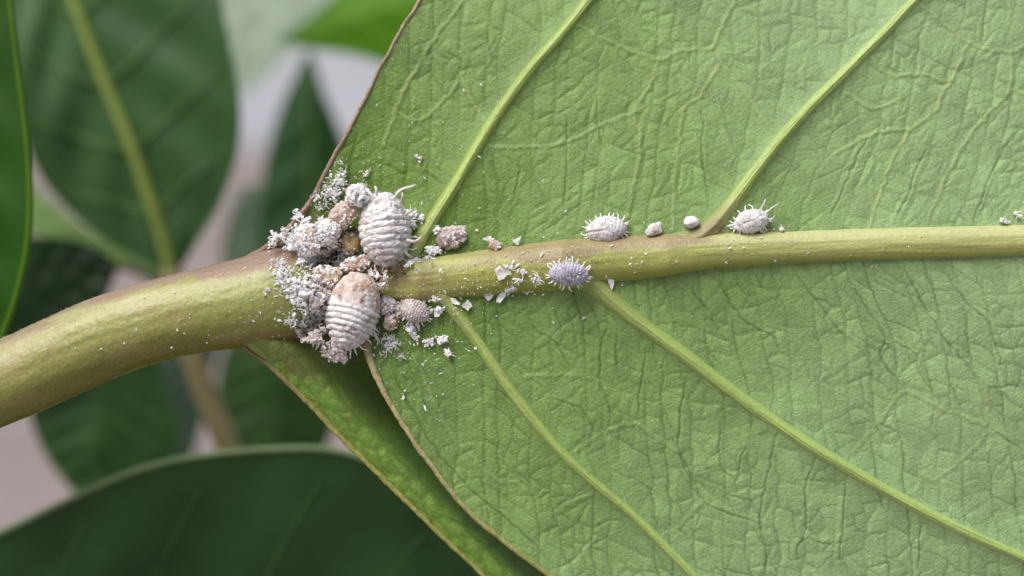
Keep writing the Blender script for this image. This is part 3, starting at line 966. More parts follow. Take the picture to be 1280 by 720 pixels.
# ------------------------------------------------------------------ mealybugs
def bug(label, cx, cy, z0, L, W, H, deg, seed, nseg=9, seg0=0.1, ridge=2.6, crinkle=1.5, head=0.9, tail=0.9, white=None, brown=None,
        brown_c=None, groove_c=None, fil=(), legs=(), ants=(), tilt=0.0, mid=0.0, pits=(), ant_r=1.0):
    t = thing('mealybug', label, 'mealybug', (cx, cy, z0), 'mealybugs on the leaf')
    th = math.radians(deg)
    nu, nv = 150, 110
    uu = np.linspace(0.004, 0.996, nu)[:, None]
    vv = np.linspace(0, 2 * np.pi, nv, endpoint=False)[None]
    U, Vv = np.broadcast_arrays(uu, vv)
    # outline: blunt ends; `head` and `tail` set how blunt (small = pointed)
    ends = np.clip(np.sin(np.pi * U), 0, 1)
    ex = np.where(U < 0.5, 0.55 / tail * 0.8, 0.55 / head * 0.8)
    outl = ends ** np.clip(ex, 0.3, 1.2)
    xa = (U - 0.5) * L
    r2 = lambda sx, s_: fbm3(xa / sx + seed * 3.1, W * np.cos(Vv) * outl / 2 / sx, H * np.sin(Vv) / sx, 3, s_)
    ph = (U - seg0) / (1 - seg0 - 0.02) * nseg + 0.18 * r2(14.0, seed + 1) + 0.35 * (np.cos(Vv) ** 2 - 0.5) * -0.8
    fr = ph - np.floor(ph)
    inz = smooth(seg0 - 0.05, seg0 + 0.05, U) if seg0 >= 0 else 1.0
    zone = smooth(0.0, 0.06, (1 - seg0) - U)         # u=0 tail ... u=1 head: ridges from the tail up to 1-seg0
    ph = U / (1 - seg0) * nseg + 0.34 * r2(18.0, seed + 1) + 0.5 * np.cos(Vv) ** 2
    fr = ph - np.floor(ph)
    rid = (np.clip(np.sin(np.pi * fr ** 0.75), 0, 1) ** 0.7 - 0.6) * zone
    up_w = np.clip(np.sin(Vv) * 1.4 + 0.35, 0, 1)
    dr = ridge * rid * up_w * (0.75 + 0.7 * r2(9.0, seed + 15)) + 0.7 * crinkle * r2(6.5, seed + 5) + 0.8 * crinkle * r2(2.6, seed + 9)
    marg = np.exp(-(np.sin(Vv) / 0.35) ** 2)
    dr = dr + 1.2 * rid * marg
    wy = W / 2 * outl; hz = H * outl ** 0.85
    ya = np.cos(Vv) * (wy + dr * np.minimum(1, wy / 8))
    za = np.where(np.sin(Vv) > 0, np.sin(Vv) * (hz * 0.72 + dr), np.sin(Vv) * hz * 0.28) + H * 0.22
    xj = xa + 0.6 * dr * (U - 0.5) * 2
    if mid:
        za = za - mid * np.exp(-(ya / 1.6) ** 2) * (np.sin(Vv) > 0) * smooth(0.35, 0.6, U)
    for (pu, pv, pr) in pits:
        dd = ((xa - pu) ** 2 + (ya - pv) ** 2) / pr ** 2
        za = za - 1.6 * np.exp(-dd) * (np.sin(Vv) > 0)

    def to_px(x_, y_, z_):
        zz = z_ + tilt * x_
        return cx + x_ * math.cos(th) - y_ * math.sin(th), cy - (x_ * math.sin(th) + y_ * math.cos(th)), z0 + zz

    px, py, pz = to_px(xj, ya, za)
    Vb = conv(px, py, pz).reshape(-1, 3)
    Fb = grid_faces(nu, nv, True)
    Fl = [tuple(f) for f in Fb.tolist()] + [tuple(range(nv))[::-1], tuple((nu - 1) * nv + i for i in range(nv))]
    wc = white if white is not None else lin(232, 224, 224)
    gc = groove_c if groove_c is not None else lin(176, 160, 158)
    c = wc * np.ones(U.shape + (3,))
    gr = np.clip((-rid - 0.25) * 2.2, 0, 1) * 0.75 + np.clip(-r2(6.5, seed + 5) * 1.6 - 0.1, 0, 0.55)
    c = c * (1 - np.clip(gr, 0, 0.85)[..., None]) + gc * np.clip(gr, 0, 0.85)[..., None]
    if brown is not None:
        f = np.clip(brown(xa / L, ya / W, r2(10.0, seed + 21)), 0, 1)[..., None]
        c = c * (1 - f) + (brown_c if brown_c is not None else lin(176, 140, 112)) * f
    for (pu, pv, pr) in pits:
        dd = ((xa - pu) ** 2 + (ya - pv) ** 2) / pr ** 2
        f = (0.75 * np.exp(-dd) * (np.sin(Vv) > 0))[..., None]
        c = c * (1 - f) + lin(112, 78, 58) * f
    part('body', Vb, Fl, M_BODY, t, c.reshape(-1, 3))
    rr = np.random.default_rng(seed + 100)
    ii = rr.integers(8, nu - 8, int(L * 10)); jj = rr.integers(0, nv // 2, int(L * 10))
    v, f = crumbs(px[ii, jj], py[ii, jj], pz[ii, jj] + 0.2, rr.gamma(1.6, 0.20, len(ii)) + 0.25, rr, 0.6, 1.6)
    part('wax_coat', v, f, M_WAX, t, sm=False)['kind'] = 'stuff'

    def fibre(name, pts, rad, mat=M_WAX):
        Pp = spline(np.array(pts, float), 9)
        v, f = tube(conv(Pp[:, 0], Pp[:, 1], Pp[:, 2]), np.interp(np.linspace(0, 1, 9), np.linspace(0, 1, len(rad)), rad) * S, 7,
                    disp=0.25 * S * rr.normal(size=(9, 7)) * rad[0] * 0.6)
        part(name, v, f, mat, t)

    # lateral wax filaments: (angle round the body in degrees from the head, length)
    for (ad, ln) in fil:
        ln = ln * 0.9
        a = math.radians(ad)
        ca, sa = math.cos(a), math.sin(a)
        us = 0.5 + 0.5 * ca * 0.97
        o_ = math.sin(math.pi * us) ** float(np.clip(0.44 / (tail if us < 0.5 else head), 0.3, 1.2))
        x0, y0 = ca * 0.48 * L, (W / 2 * o_ * (1 if sa >= 0 else -1)) * (abs(sa) > 1e-3)
        nx, ny = ca / (L / 2) * 30, sa / (W / 2) * 30
        nl = math.hypot(nx, ny); nx, ny = nx / nl, ny / nl
        bend = rr.normal(0, 0.28)
        p0 = (x0 - nx * 3, y0 - ny * 3, H * 0.24)
        p1 = (x0 + nx * ln * 0.5, y0 + ny * ln * 0.5, H * 0.26 + ln * 0.12)
        p2 = (x0 + (nx - ny * bend) * ln, y0 + (ny + nx * bend) * ln, H * 0.20)
        fibre('wax_filament', [to_px(*p) for p in (p0, p1, p2)], [1.35, 1.0, 0.4])
    for pts in legs:
        fibre('leg', pts, [2.1, 1.9, 1.6, 0.8], M_CRUST)
    for pts in ants:
        fibre('tail_thread' if ant_r < 1 else 'antenna', pts, [2.0 * ant_r, 1.7 * ant_r, 1.6 * ant_r, 0.9 * ant_r])
    return t


def ring(n, lo, hi, seed, skip=()):
    r = np.random.default_rng(seed)
    return [((360.0 * i / n + r.uniform(-5, 5)), r.uniform(lo, hi)) for i in range(n)
            if not any(a <= 360.0 * i / n <= b for a, b in skip)]


# the two large adults wedged into the leaf base
ZA = -18
bug('large plump white adult mealybug at the leaf base with curved waxy legs', 481, 288, ZA + 22, 95, 64, 46, 97, 11, nseg=8, seg0=0.26, ridge=3.4, crinkle=2.2,
    head=1.05, tail=0.82, white=lin(243, 240, 239), groove_c=lin(172, 160, 154),
    brown=lambda x, y, q: smooth(-0.18, -0.42, x + 0.12 * q - 0.10 * y) * (0.45 + 0.6 * q) + 0.03, brown_c=lin(172, 142, 118),
    fil=[(30, 9), (62, 7), (200, 10), (216, 12), (236, 13), (255, 15), (278, 12), (150, 9), (170, 8), (186, 8)],
    ants=[[(492, 250, 40), (497, 241, 46), (504, 236, 46), (512, 234, 40), (520, 231, 34)],
          [(468, 248, 40), (462, 241, 42), (460, 236, 38)], [(471, 245, 40), (470, 236, 44), (469, 233, 40)]],
    legs=[[(500, 254, 36), (503, 247, 40), (503, 241, 36)], [(508, 300, 34), (516, 302, 34), (523, 300, 28), (527, 295, 22)],
          [(507, 268, 34), (514, 263, 36), (519, 262, 28)], [(505, 312, 30), (510, 319, 26), (516, 322, 16)]])
bug('large adult mealybug with tan stained head and strong white ridges over the leaf fork', 441, 389, ZA + 30, 98, 66, 46, 76, 23, nseg=8, seg0=0.40, ridge=4.6, crinkle=1.4,
    head=1.1, tail=0.85, white=lin(243, 240, 240), groove_c=lin(158, 146, 142),
    brown=lambda x, y, q: smooth(0.04, 0.22, x + 0.10 * q) * (0.55 + 0.55 * q) + 0.45 * smooth(0.06, 0.3, q) * smooth(0.25, -0.15, y + x * 0.2) * 0.5, brown_c=lin(190, 152, 122),
    fil=[(168, 12), (178, 9), (190, 14), (202, 11), (150, 9), (132, 8), (215, 13), (232, 12), (252, 8)],
    legs=[[(412, 410, 22), (405, 416, 22), (399, 421, 14)], [(466, 412, 22), (470, 420, 20), (474, 428, 12)]],
    pits=[(26, 4, 3.0), (31, 2, 2.2), (14, 20, 3.6), (14, -9, 3.0), (22, -10, 2.0), (28, -6, 2.2), (-22, -4, 2.6), (-22, -9, 2.4)])
# smaller ones
bug('small greyish pink mealybug tapering towards its tail beside the two adults', 519, 388, sz(519, 388) - 4, 40, 31, 22, 155, 31, nseg=9, seg0=0.22, ridge=1.5, crinkle=1.1,
    head=1.0, tail=0.62, white=lin(228, 218, 216), groove_c=lin(160, 138, 132), brown=lambda x, y, q: 0.25 + 0.5 * q * (x > 0), brown_c=lin(186, 156, 142),
    fil=ring(16, 4.5, 7, 5), legs=[[(520, 400, 10), (523, 408, 10), (524, 414, 5)], [(527, 378, 10), (531, 372, 12), (533, 367, 8)]])
bug('grey violet mealybug with dark back bands fringed by white filaments on the midrib', 711, 342, sz(711, 342) - 5, 50, 29, 20, 178, 41, nseg=11, seg0=0.10, ridge=1.5, crinkle=1.0,
    head=0.9, tail=0.85, white=lin(200, 198, 214), groove_c=lin(116, 112, 130),
    brown=lambda x, y, q: 0.95 * np.exp(-((y + 0.02) / 0.16) ** 2) * (0.55 + 0.6 * q) * smooth(0.5, 0.3, np.abs(x)), brown_c=lin(98, 94, 110),
    fil=ring(22, 6, 9, 6), legs=[[(729, 350, 8), (734, 353, 9), (740, 356, 5), (745, 357, 3)]])
bug('white mealybug with thin reddish back line and short spines above the midrib', 758, 287, sz(758, 287) - 4, 52, 33, 22, 188, 53, nseg=11, seg0=0.08, ridge=1.0, crinkle=1.1,
    head=0.82, tail=0.82, white=lin(238, 235, 235), groove_c=lin(172, 164, 166), mid=1.2,
    brown=lambda x, y, q: 0.85 * np.exp(-((y) / 0.035) ** 2) * smooth(0.0, 0.15, x) + 0.25 * smooth(0.1, 0.4, q), brown_c=lin(158, 112, 112),
    fil=ring(22, 5, 8.5, 7))
bug('white mealybug with two long tail threads crawling beside the right upper vein', 938, 277, sz(938, 277) - 3, 47, 29, 21, 196, 67, nseg=9, seg0=0.15, ridge=1.2, crinkle=1.3,
    head=0.58, tail=0.9, ant_r=0.5, white=lin(242, 241, 240), groove_c=lin(186, 180, 178), mid=1.0,
    brown=lambda x, y, q: 0.7 * np.exp(-((y + 0.05) / 0.04) ** 2) * smooth(0.3, 0.1, np.abs(x + 0.02)), brown_c=lin(150, 132, 132),
    fil=[(a, l) for a, l in ring(16, 5, 8, 9)] + [(172, 9)],
    ants=[[(946, 268, 14), (950, 262, 22), (954, 256, 26), (957, 249, 28)], [(955, 270, 12), (960, 264, 18), (966, 259, 22), (973, 255, 24)]],
    legs=[[(924, 286, 6), (922, 290, 6), (921, 293, 2)], [(938, 290, 6), (940, 292, 6), (941, 295, 2)], [(951, 287, 6), (955, 290, 6), (958, 292, 2)],
          [(922, 281, 9), (914, 282, 9), (906, 284, 4)]])


# ------------------------------------------------------------------ eggs, cocoons and dried shells
def lump(name, label, cat, cx, cy, z0, L, W, H, deg, seed, c1, c2, bias=0.0, rough=2.0, fuzz=0, fuzz_size=(1.2, 2.6), group=None, pole=0.0):
    """irregular oval body, c1 skin with c2 wax in patches; fuzz = crumbs of wax clinging to it"""
    t = thing(name, label, cat, (cx, cy, z0), group)
    th = math.radians(deg)
    nu, nv = 56, 56
    U = np.linspace(0.01, np.pi - 0.01, nu)[:, None]; Vv = np.linspace(0, 2 * np.pi, nv, endpoint=False)[None]
    X0, Y0, Z0 = np.cos(U) + 0 * Vv, np.sin(U) * np.cos(Vv), np.sin(U) * np.sin(Vv)
    fn = lambda s_, sd: fbm3(X0 * L / 2 / s_ + seed, Y0 * W / 2 / s_, Z0 * H / s_, 3, sd)
    dsp = 1 + rough * (fn(11.0, seed) * 1.6 + 0.6 * fn(3.4, seed + 3)) / (0.5 * min(L, W))
    dsp = dsp * (1 + pole * X0)
    dsp = dsp * (1 + 0.22 * noise3(X0 * 1.3 + seed, Y0 * 1.3, Z0 * 1.3, seed + 31))
    x_, y_, z_ = X0 * L / 2 * dsp, Y0 * W / 2 * dsp, (Z0 * H / 2) * dsp * 0.85 + H * 0.36
    px = cx + x_ * math.cos(th) - y_ * math.sin(th)
    py = cy - (x_ * math.sin(th) + y_ * math.cos(th))
    Vb = conv(px, py, z0 + z_).reshape(-1, 3)
    Fl = [tuple(f) for f in grid_faces(nu, nv, True).tolist()] + [tuple(range(nv))[::-1], tuple((nu - 1) * nv + i for i in range(nv))]
    m = smooth(-0.25, 0.25, fn(7.0, seed + 7) + bias + 0.35 * Y0)[..., None]
    c = c1 * (1 - m) + c2 * m
    c = c * (1 - 0.35 * smooth(0.15, 0.5, fn(4.0, seed + 13)))[..., None]
    part('body' if cat == 'mealybug' else 'shell', Vb, Fl, M_SHELL, t, c.reshape(-1, 3))
    if fuzz:
        r = np.random.default_rng(seed + 50)
        fuzz = int(fuzz * 2.2)
        a = r.uniform(0, 2 * np.pi, fuzz); b = np.arccos(r.uniform(-0.1, 1, fuzz))
        x_, y_, z_ = L / 2 * np.sin(b) * np.cos(a), W / 2 * np.sin(b) * np.sin(a), H / 2 * np.cos(b) + H * 0.42
        px = cx + x_ * math.cos(th) - y_ * math.sin(th); py = cy - (x_ * math.sin(th) + y_ * math.cos(th))
        v, f = fluff(px, py, z0 + z_, fuzz_size[0] * 0.6 + (fuzz_size[1] - fuzz_size[0] * 0.6) * r.uniform(0, 1, fuzz) ** 2, r)
        part('wax_coat', v, f, M_WAX, t, sm=False)['kind'] = 'stuff'
    return t


TAN, CREAM, PINK, WHITE_, BROWN = lin(190, 152, 112), lin(222, 206, 172), lin(206, 184, 172), lin(230, 222, 220), lin(140, 104, 74)
g1 = 'eggs on the blade'
lump('mealybug_egg', 'smooth white egg with a grey end pit lying above the midrib', 'egg', 818, 287, sz(818, 287) - 2, 24, 16, 15, 18, 71, lin(220, 208, 200), lin(238, 234, 232), 0.45, 0.7, 0, (0.8, 1.4), g1)
lump('mealybug_egg', 'round white egg resting next to the brown foot of the upper vein', 'egg', 864, 278, sz(864, 278) - 1, 20, 16, 16, 10, 73, lin(226, 222, 218), lin(242, 240, 240), 0.5, 0.6, 0, (0.8, 1.4), g1)
g2 = 'dried shells and cocoons around the leaf base'
lump('dried_shell', 'puckered pinkish grey shell between left upper vein and midrib', 'shell', 565, 296, sz(566, 296) - 2, 36, 24, 14, 12, 75, lin(170, 146, 138), lin(214, 200, 194), 0.0, 4.2, 24, (1.2, 2.2), g2)
lump('dried_shell', 'tiny pink shell with white flecks above the midrib', 'shell', 618, 306, sz(618, 306) - 1, 17, 13, 11, -10, 77, lin(206, 172, 160), lin(226, 208, 202), 0.05, 1.3, 5, (1.2, 2.2), g2)
lump('wax_cocoon', 'fluffy pinkish white cocoon touching the large white adult\'s head', 'cocoon', 447, 244, 18, 25, 27, 24, 60, 79, PINK, WHITE_, 0.25, 3.0, 60, (1.2, 3.0), g2)
lump('wax_cocoon', 'pinkish tan barrel shaped cocoon left of the large white adult', 'cocoon', 431, 267, 6, 40, 28, 28, 52, 81, lin(188, 158, 134), PINK, 0.15, 2.2, 36, (1.0, 2.2), g2)
lump('wax_cocoon', 'white crumbly cocoon between the barrel shaped one and the cream one', 'cocoon', 410, 290, 2, 40, 26, 26, 35, 83, PINK, WHITE_, 0.3, 3.2, 90, (1.2, 2.8), g2)
lump('wax_cocoon', 'cream cocoon in white fluff at the brown petiole edge', 'cocoon', 386, 300, 6, 40, 34, 26, 75, 85, CREAM, WHITE_, 0.0, 3.0, 80, (1.2, 2.8), g2)
lump('wax_cocoon', 'smooth cream and orange bead in the dark hollow of the leaf base', 'cocoon', 440, 303, -12, 30, 24, 28, 70, 87, lin(196, 150, 104), lin(226, 212, 166), 0.05, 0.9, 8, (0.9, 1.8), g2)
lump('wax_cocoon', 'tan tipped oval cocoon lying between the two large adults', 'cocoon', 445, 331, -2, 40, 21, 24, 18, 89, lin(186, 144, 108), PINK, 0.05, 1.6, 40, (1.0, 2.4), g2)
lump('wax_cocoon', 'crumbled tan cocoon left of the stained adult\'s head', 'cocoon', 407, 345, 10, 34, 26, 22, -15, 91, TAN, lin(224, 206, 184), 0.1, 3.6, 44, (1.2, 2.6), g2)
lump('wax_cocoon', 'small broken tan cocoon against the stained adult\'s left side', 'cocoon', 404, 366, 8, 20, 24, 20, 10, 93, lin(196, 164, 138), PINK, 0.1, 2.6, 24, (1.0, 2.2), g2)
lump('wax_cocoon', 'pale lumpy cocoon tucked right of the stained adult', 'cocoon', 484, 381, 2, 22, 20, 18, 20, 95, lin(200, 172, 146), WHITE_, 0.1, 2.4, 26, (1.0, 2.4), g2)
lump('wax_cocoon', 'boxy cream cocoon with brown cap below the pale lumpy one', 'cocoon', 489, 402, 2, 20, 20, 16, 80, 97, lin(160, 112, 70), lin(226, 210, 194), 0.28, 1.2, 10, (0.9, 2.0), g2)
lump('dried_shell', 'brown papery shell under the large white adult\'s tail', 'shell', 474, 338, -8, 34, 22, 24, -30, 99, lin(120, 84, 54), lin(168, 128, 92), 0.0, 2.6, 14, (1.0, 2.2), g2)


# ------------------------------------------------------------------ wax tufts (each a clump of crumbs and threads)
def tuft(label, cx, cy, rx, ry, hz, nc, nsr, seed, deg=0, size=(1.0, 3.2), zoff=0, mat=M_WAX, ln=(5, 12), lace=False):
    r = np.random.default_rng(seed)
    th = math.radians(deg)
    # a few sub-clumps make the outline uneven
    k_ = max(2, nc // (4 if lace else 14))
    kc = np.stack([r.normal(0, 0.5, k_) * rx, r.normal(0, 0.5, k_) * ry], 1)

    def spots(n):
        c = kc[r.integers(0, k_, n)] + np.stack([r.normal(0, 0.22, n) * rx, r.normal(0, 0.22, n) * ry], 1)
        x = cx + c[:, 0] * math.cos(th) - c[:, 1] * math.sin(th)
        y = cy - (c[:, 0] * math.sin(th) + c[:, 1] * math.cos(th))
        return x, y, surf(x, y) + zoff
    nc = int(nc * 2.0)
    x, y, z = spots(nc)
    sz_ = (size[0] * 0.7 + (size[1] - size[0] * 0.7) * r.uniform(0, 1, nc) ** 2.2)
    h_ = np.abs(r.normal(0, 0.5, nc)) * hz
    nf = int(nc * 0.55)
    parts = [fluff(x[:nf], y[:nf], z[:nf] + h_[:nf], sz_[:nf] * 0.9, r), crumbs(x[nf:], y[nf:], z[nf:] + h_[nf:], sz_[nf:], r, 0.6, 1.9)]
    nsr = int(nsr * (1.4 if lace else 0.7))
    if nsr:
        x, y, z = spots(nsr)
        parts.append(strands(x, y, z + r.uniform(0, 0.6, nsr) * hz, r.uniform(*ln, nsr), r, 0.5, 0.7))
    v, f = join(parts)
    o = single('wax_tuft', v, f, mat, label, 'wax', (cx, cy, sz(cx, cy)), 'wax tufts on the leaf', sm=False)
    o['kind'] = 'stuff'
    return o


tuft('white thready wax spread over the end of the petiole', 374, 348, 26, 30, 5, 150, 44, 501, lace=True, zoff=0)
tuft('shaggy white wax hanging on the petiole below the thready patch', 366, 352, 14, 16, 4, 50, 22, 502, lace=True)
tuft('white crust coating the brown upper edge of the petiole', 362, 300, 20, 14, 5, 110, 16, 503, deg=40, zoff=26)
tuft('small bristling wax tip on the brown edge where petiole meets blade', 371, 270, 6, 7, 6, 22, 10, 504, zoff=6)
tuft('lacy white wax scattered along the yellow green blade base edge', 413, 246, 13, 22, 3, 70, 20, 505, lace=True, deg=-20)
tuft('loose white wax flecks higher on the blade base', 425, 222, 14, 14, 2, 26, 10, 506, lace=True)
tuft('dingy wax crumbs clinging in the dark hollow', 405, 325, 24, 12, 10, 80, 14, 507, zoff=18, mat=M_CRUST)
tuft('wax crumbs packed left of the stained adult\'s ridges', 394, 392, 16, 18, 8, 90, 22, 508, zoff=6)
tuft('curled white thread with specks on the petiole underside', 366, 405, 16, 10, 4, 30, 16, 509, lace=True)
tuft('pale grey wax sheet hanging beneath the stained adult', 420, 440, 26, 12, 5, 120, 14, 510, deg=-28, mat=M_CRUST, size=(1.5, 4.2), zoff=4)
tuft('matted grey wax at the dark fork left of the stained adult\'s tail', 393, 425, 18, 9, 5, 80, 12, 511, deg=-20, mat=M_CRUST, size=(1.5, 3.8), zoff=6)
tuft('white crumbled wax at the right side of the large white adult', 517, 268, 9, 13, 7, 70, 14, 512, size=(1.2, 3.4))
tuft('powdery wax tuft at the foot of the left upper vein', 546, 288, 7, 9, 6, 40, 8, 513)
tuft('broken wax lace between left upper vein and midrib', 541, 313, 17, 7, 4, 80, 12, 514, deg=5)
tuft('short wax spill between the large white adult\'s tail and the midrib', 520, 322, 12, 5, 4, 40, 10, 515, deg=25)
tuft('crumbs of wax around the boxy cream cocoon', 497, 383, 14, 14, 6, 60, 12, 516, mat=M_CRUST)
tuft('white oblong wax clump below the small tapering mealybug', 511, 410, 6, 13, 5, 64, 6, 517, deg=35)
tuft('white granules strewn on the lower lobe below the small mealybug', 546, 424, 14, 8, 3, 36, 8, 518, deg=25)
tuft('pair of bright white wax grains on a stalk on the lower lobe', 560, 441, 4, 8, 4, 14, 2, 519, size=(2.0, 3.6))
tuft('frosty web of wax by the tip of the lower lobe', 490, 436, 16, 16, 2, 60, 26, 520, size=(0.6, 1.6), lace=True)
tuft('wax dust caught between midrib and lower left vein', 545, 378, 12, 8, 4, 40, 10, 521)
tuft('lacy white wax on the midrib beside the largest flake', 652, 341, 13, 6, 2.5, 44, 14, 522, deg=-10, size=(0.9, 2.6))
tuft('white tuft on the lower flank of the midrib', 641, 357, 6, 7, 3, 36, 8, 523, size=(0.9, 2.4))
tuft('thin wax threads on the midrib near the grey violet mealybug', 668, 348, 9, 9, 2, 16, 14, 524, lace=True, size=(0.6, 1.4))
tuft('white wax clot beside the midrib far from the other wax', 1256, 275, 5, 4, 4, 24, 4, 525, size=(1.2, 2.8))
tuft('faint fluffy wax patch beyond the white clot by the midrib', 1273, 270, 6, 6, 3, 20, 8, 526, size=(0.8, 1.8))
tuft('small white wax blot below the white mealybug\'s tail threads', 978, 287, 3, 2, 2, 10, 2, 527, size=(1.2, 2.2))
tuft('wax bits between cream cocoon and barrel shaped cocoon', 402, 272, 10, 10, 6, 46, 10, 528)
tuft('wax crumbs under the stained adult\'s right side', 470, 358, 12, 14, 8, 60, 10, 529, mat=M_CRUST, zoff=6)
tuft('brown and grey frass packed around the bead in the hollow', 424, 312, 22, 18, 12, 120, 8, 541, mat=M_CRUST, zoff=6, size=(1.0, 3.4))
tuft('tan wax rubble between stained adult and petiole end', 404, 360, 14, 22, 8, 110, 10, 542, mat=M_CRUST, zoff=4, size=(1.0, 3.6))
tuft('white rubble filling the gap between the two large adults', 462, 338, 16, 10, 8, 80, 10, 543, zoff=14, size=(0.9, 2.8))
tuft('thick white wax mat covering the end of the petiole', 388, 330, 22, 18, 7, 120, 26, 551, zoff=2, size=(1.2, 4.4))
tuft('white wax fluff heaped around the cream cocoon', 380, 292, 16, 18, 10, 110, 22, 552, zoff=20, size=(1.2, 4.2))
tuft('brownish wax litter at the fork under the petiole end', 392, 410, 22, 16, 6, 110, 16, 553, zoff=3, mat=M_CRUST, size=(1.0, 3.8))
tuft('white lacy wax straggling over the green end of the petiole', 372, 368, 14, 22, 4, 70, 40, 561, lace=True, size=(0.8, 2.8), ln=(6, 14))
tuft('sparse wax threads on the petiole near its brown edge', 352, 330, 12, 10, 3, 30, 26, 562, lace=True, size=(0.7, 2.2))
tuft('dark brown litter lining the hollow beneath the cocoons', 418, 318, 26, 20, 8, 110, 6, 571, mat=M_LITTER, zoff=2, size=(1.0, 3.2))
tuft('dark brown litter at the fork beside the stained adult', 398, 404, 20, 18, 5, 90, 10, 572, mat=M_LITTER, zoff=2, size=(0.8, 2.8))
tuft('brown scurf flecks along the petiole end below the cream cocoon', 392, 352, 16, 24, 3, 60, 8, 573, mat=M_LITTER, size=(0.6, 2.0), lace=True)
tuft('brown scurf between the large white adult and the midrib start', 488, 342, 14, 10, 4, 50, 8, 574, mat=M_LITTER, zoff=2, size=(0.7, 2.4))
tuft('white wax mat spread from the tan cocoons onto the petiole', 390, 358, 17, 34, 5, 130, 50, 581, zoff=2, size=(0.9, 3.2), lace=True)
tuft('tan wax rubble heaped on the sunken end of the petiole', 396, 376, 12, 16, 8, 110, 12, 582, zoff=3, mat=M_CRUST, size=(1.0, 3.4))
tuft('few wax specks high on the blade by its edge', 458, 220, 10, 10, 2, 10, 4, 530, size=(1.2, 2.6))
tuft('single bright wax speck pair on the upper blade', 523, 198, 3, 4, 2, 8, 0, 531, size=(1.4, 2.4))


# ------------------------------------------------------------------ wax flakes: thin curled chips
def flake(label, cx, cy, w, h, deg, seed, pts=None, lift=1.5, mat=M_FLAKE):
    r = np.random.default_rng(seed)
    w, h = w * 0.88, h * 0.88
    n = 12
    a = np.linspace(0, 2 * np.pi, n, endpoint=False)
    rad = 0.5 * (1 + r.uniform(-0.35, 0.3, n))
    if pts is not None:
        Pq = np.array(pts, float)
        n = len(Pq)
        ox, oy = Pq[:, 0] * w, Pq[:, 1] * h
    else:
        ox, oy = np.cos(a) * rad * w, np.sin(a) * rad * h
    th = math.radians(deg)
    rings = [1.0, 0.66, 0.33]
    xs, ysv = [], []
    for q in rings:
        xs.append(ox * q); ysv.append(oy * q)
    xs = np.concatenate(xs + [[0.0]]); ysv = np.concatenate(ysv + [[0.0]])
    px = cx + xs * math.cos(th) - ysv * math.sin(th); py = cy - (xs * math.sin(th) + ysv * math.cos(th))
    zc = surf(px, py) * 0 + sz(cx, cy) + lift + 2.2 * fbm2(px / 6.0 + seed, py / 6.0, 2, seed) + 1.6 * (xs / w) * r.normal() + 2.4 * np.hypot(xs / w, ysv / h) ** 2
    top_ = conv(px, py, zc + 0.6); bot = conv(px, py, zc - 0.6)
    m = len(px)
    F = []
    for k_ in range(2):
        for i in range(n):
            j = (i + 1) % n
            F.append((k_ * n + i, k_ * n + j, (k_ + 1) * n + j, (k_ + 1) * n + i))
    for i in range(n):
        F.append((2 * n + i, 2 * n + (i + 1) % n, m - 1))
    Fb = [tuple(x + m for x in f[::-1]) for f in F]
    side = [((i + 1) % n, i, i + m, (i + 1) % n + m) for i in range(n)]
    v = np.vstack([top_, bot])
    return single('wax_flake', v, F + Fb + side, mat, label, 'flake', (cx, cy, sz(cx, cy)), 'wax flakes on the leaf', sm=False)


flake('largest white wax flake lying on top of the midrib', 628, 342, 24, 20, -15, 601, [(-0.5, 0.1), (-0.3, 0.5), (0.0, 0.3), (0.3, 0.35), (0.55, 0.15), (0.3, 0.0), (0.15, -0.35), (-0.1, -0.55), (-0.25, -0.3)])
flake('small white triangular flake standing alone above the midrib', 645, 301, 14, 13, 0, 602, [(-0.5, 0.2), (0.0, 0.2), (0.55, 0.55), (0.4, 0.1), (0.2, -0.5), (-0.2, -0.2)], 2.5)
flake('pair of bright chips on top of the tiny pink shell', 610, 298, 13, 9, 15, 603, lift=6)
flake('pale wedge shaped flake just below the midrib', 610, 371, 16, 12, -10, 604, [(-0.5, 0.3), (0.0, 0.4), (0.5, 0.35), (0.3, -0.2), (0.1, -0.5), (-0.3, -0.1)])
flake('upright oblong flake with a dark fold below the midrib', 626, 372, 11, 19, -25, 605)
flake('slim bright flake at the start of the lower left vein', 568, 376, 16, 8, -40, 606)
flake('squarish translucent flake below the slim bright one', 583, 382, 14, 14, 20, 607)
flake('pointed greyish flake beside the small tapering mealybug', 549, 390, 18, 13, 25, 608, [(-0.5, -0.3), (-0.4, 0.2), (0.0, 0.45), (0.55, 0.15), (0.2, -0.1), (-0.2, -0.45)])
flake('translucent flake in the corner of midrib and lower right vein', 762, 355, 12, 15, -15, 609, [(-0.5, 0.45), (0.4, 0.5), (0.5, 0.0), (0.45, -0.55), (0.0, -0.1)])
flake('tiny v shaped white flake on the lower midrib edge', 658, 366, 9, 6, 0, 610, [(-0.6, 0.5), (-0.3, 0.5), (0.0, 0.0), (0.5, 0.7), (0.6, 0.4), (0.1, -0.5)])
flake('white flake stuck upright in the wax by the petiole edge', 372, 270, 12, 10, 50, 611, lift=10)

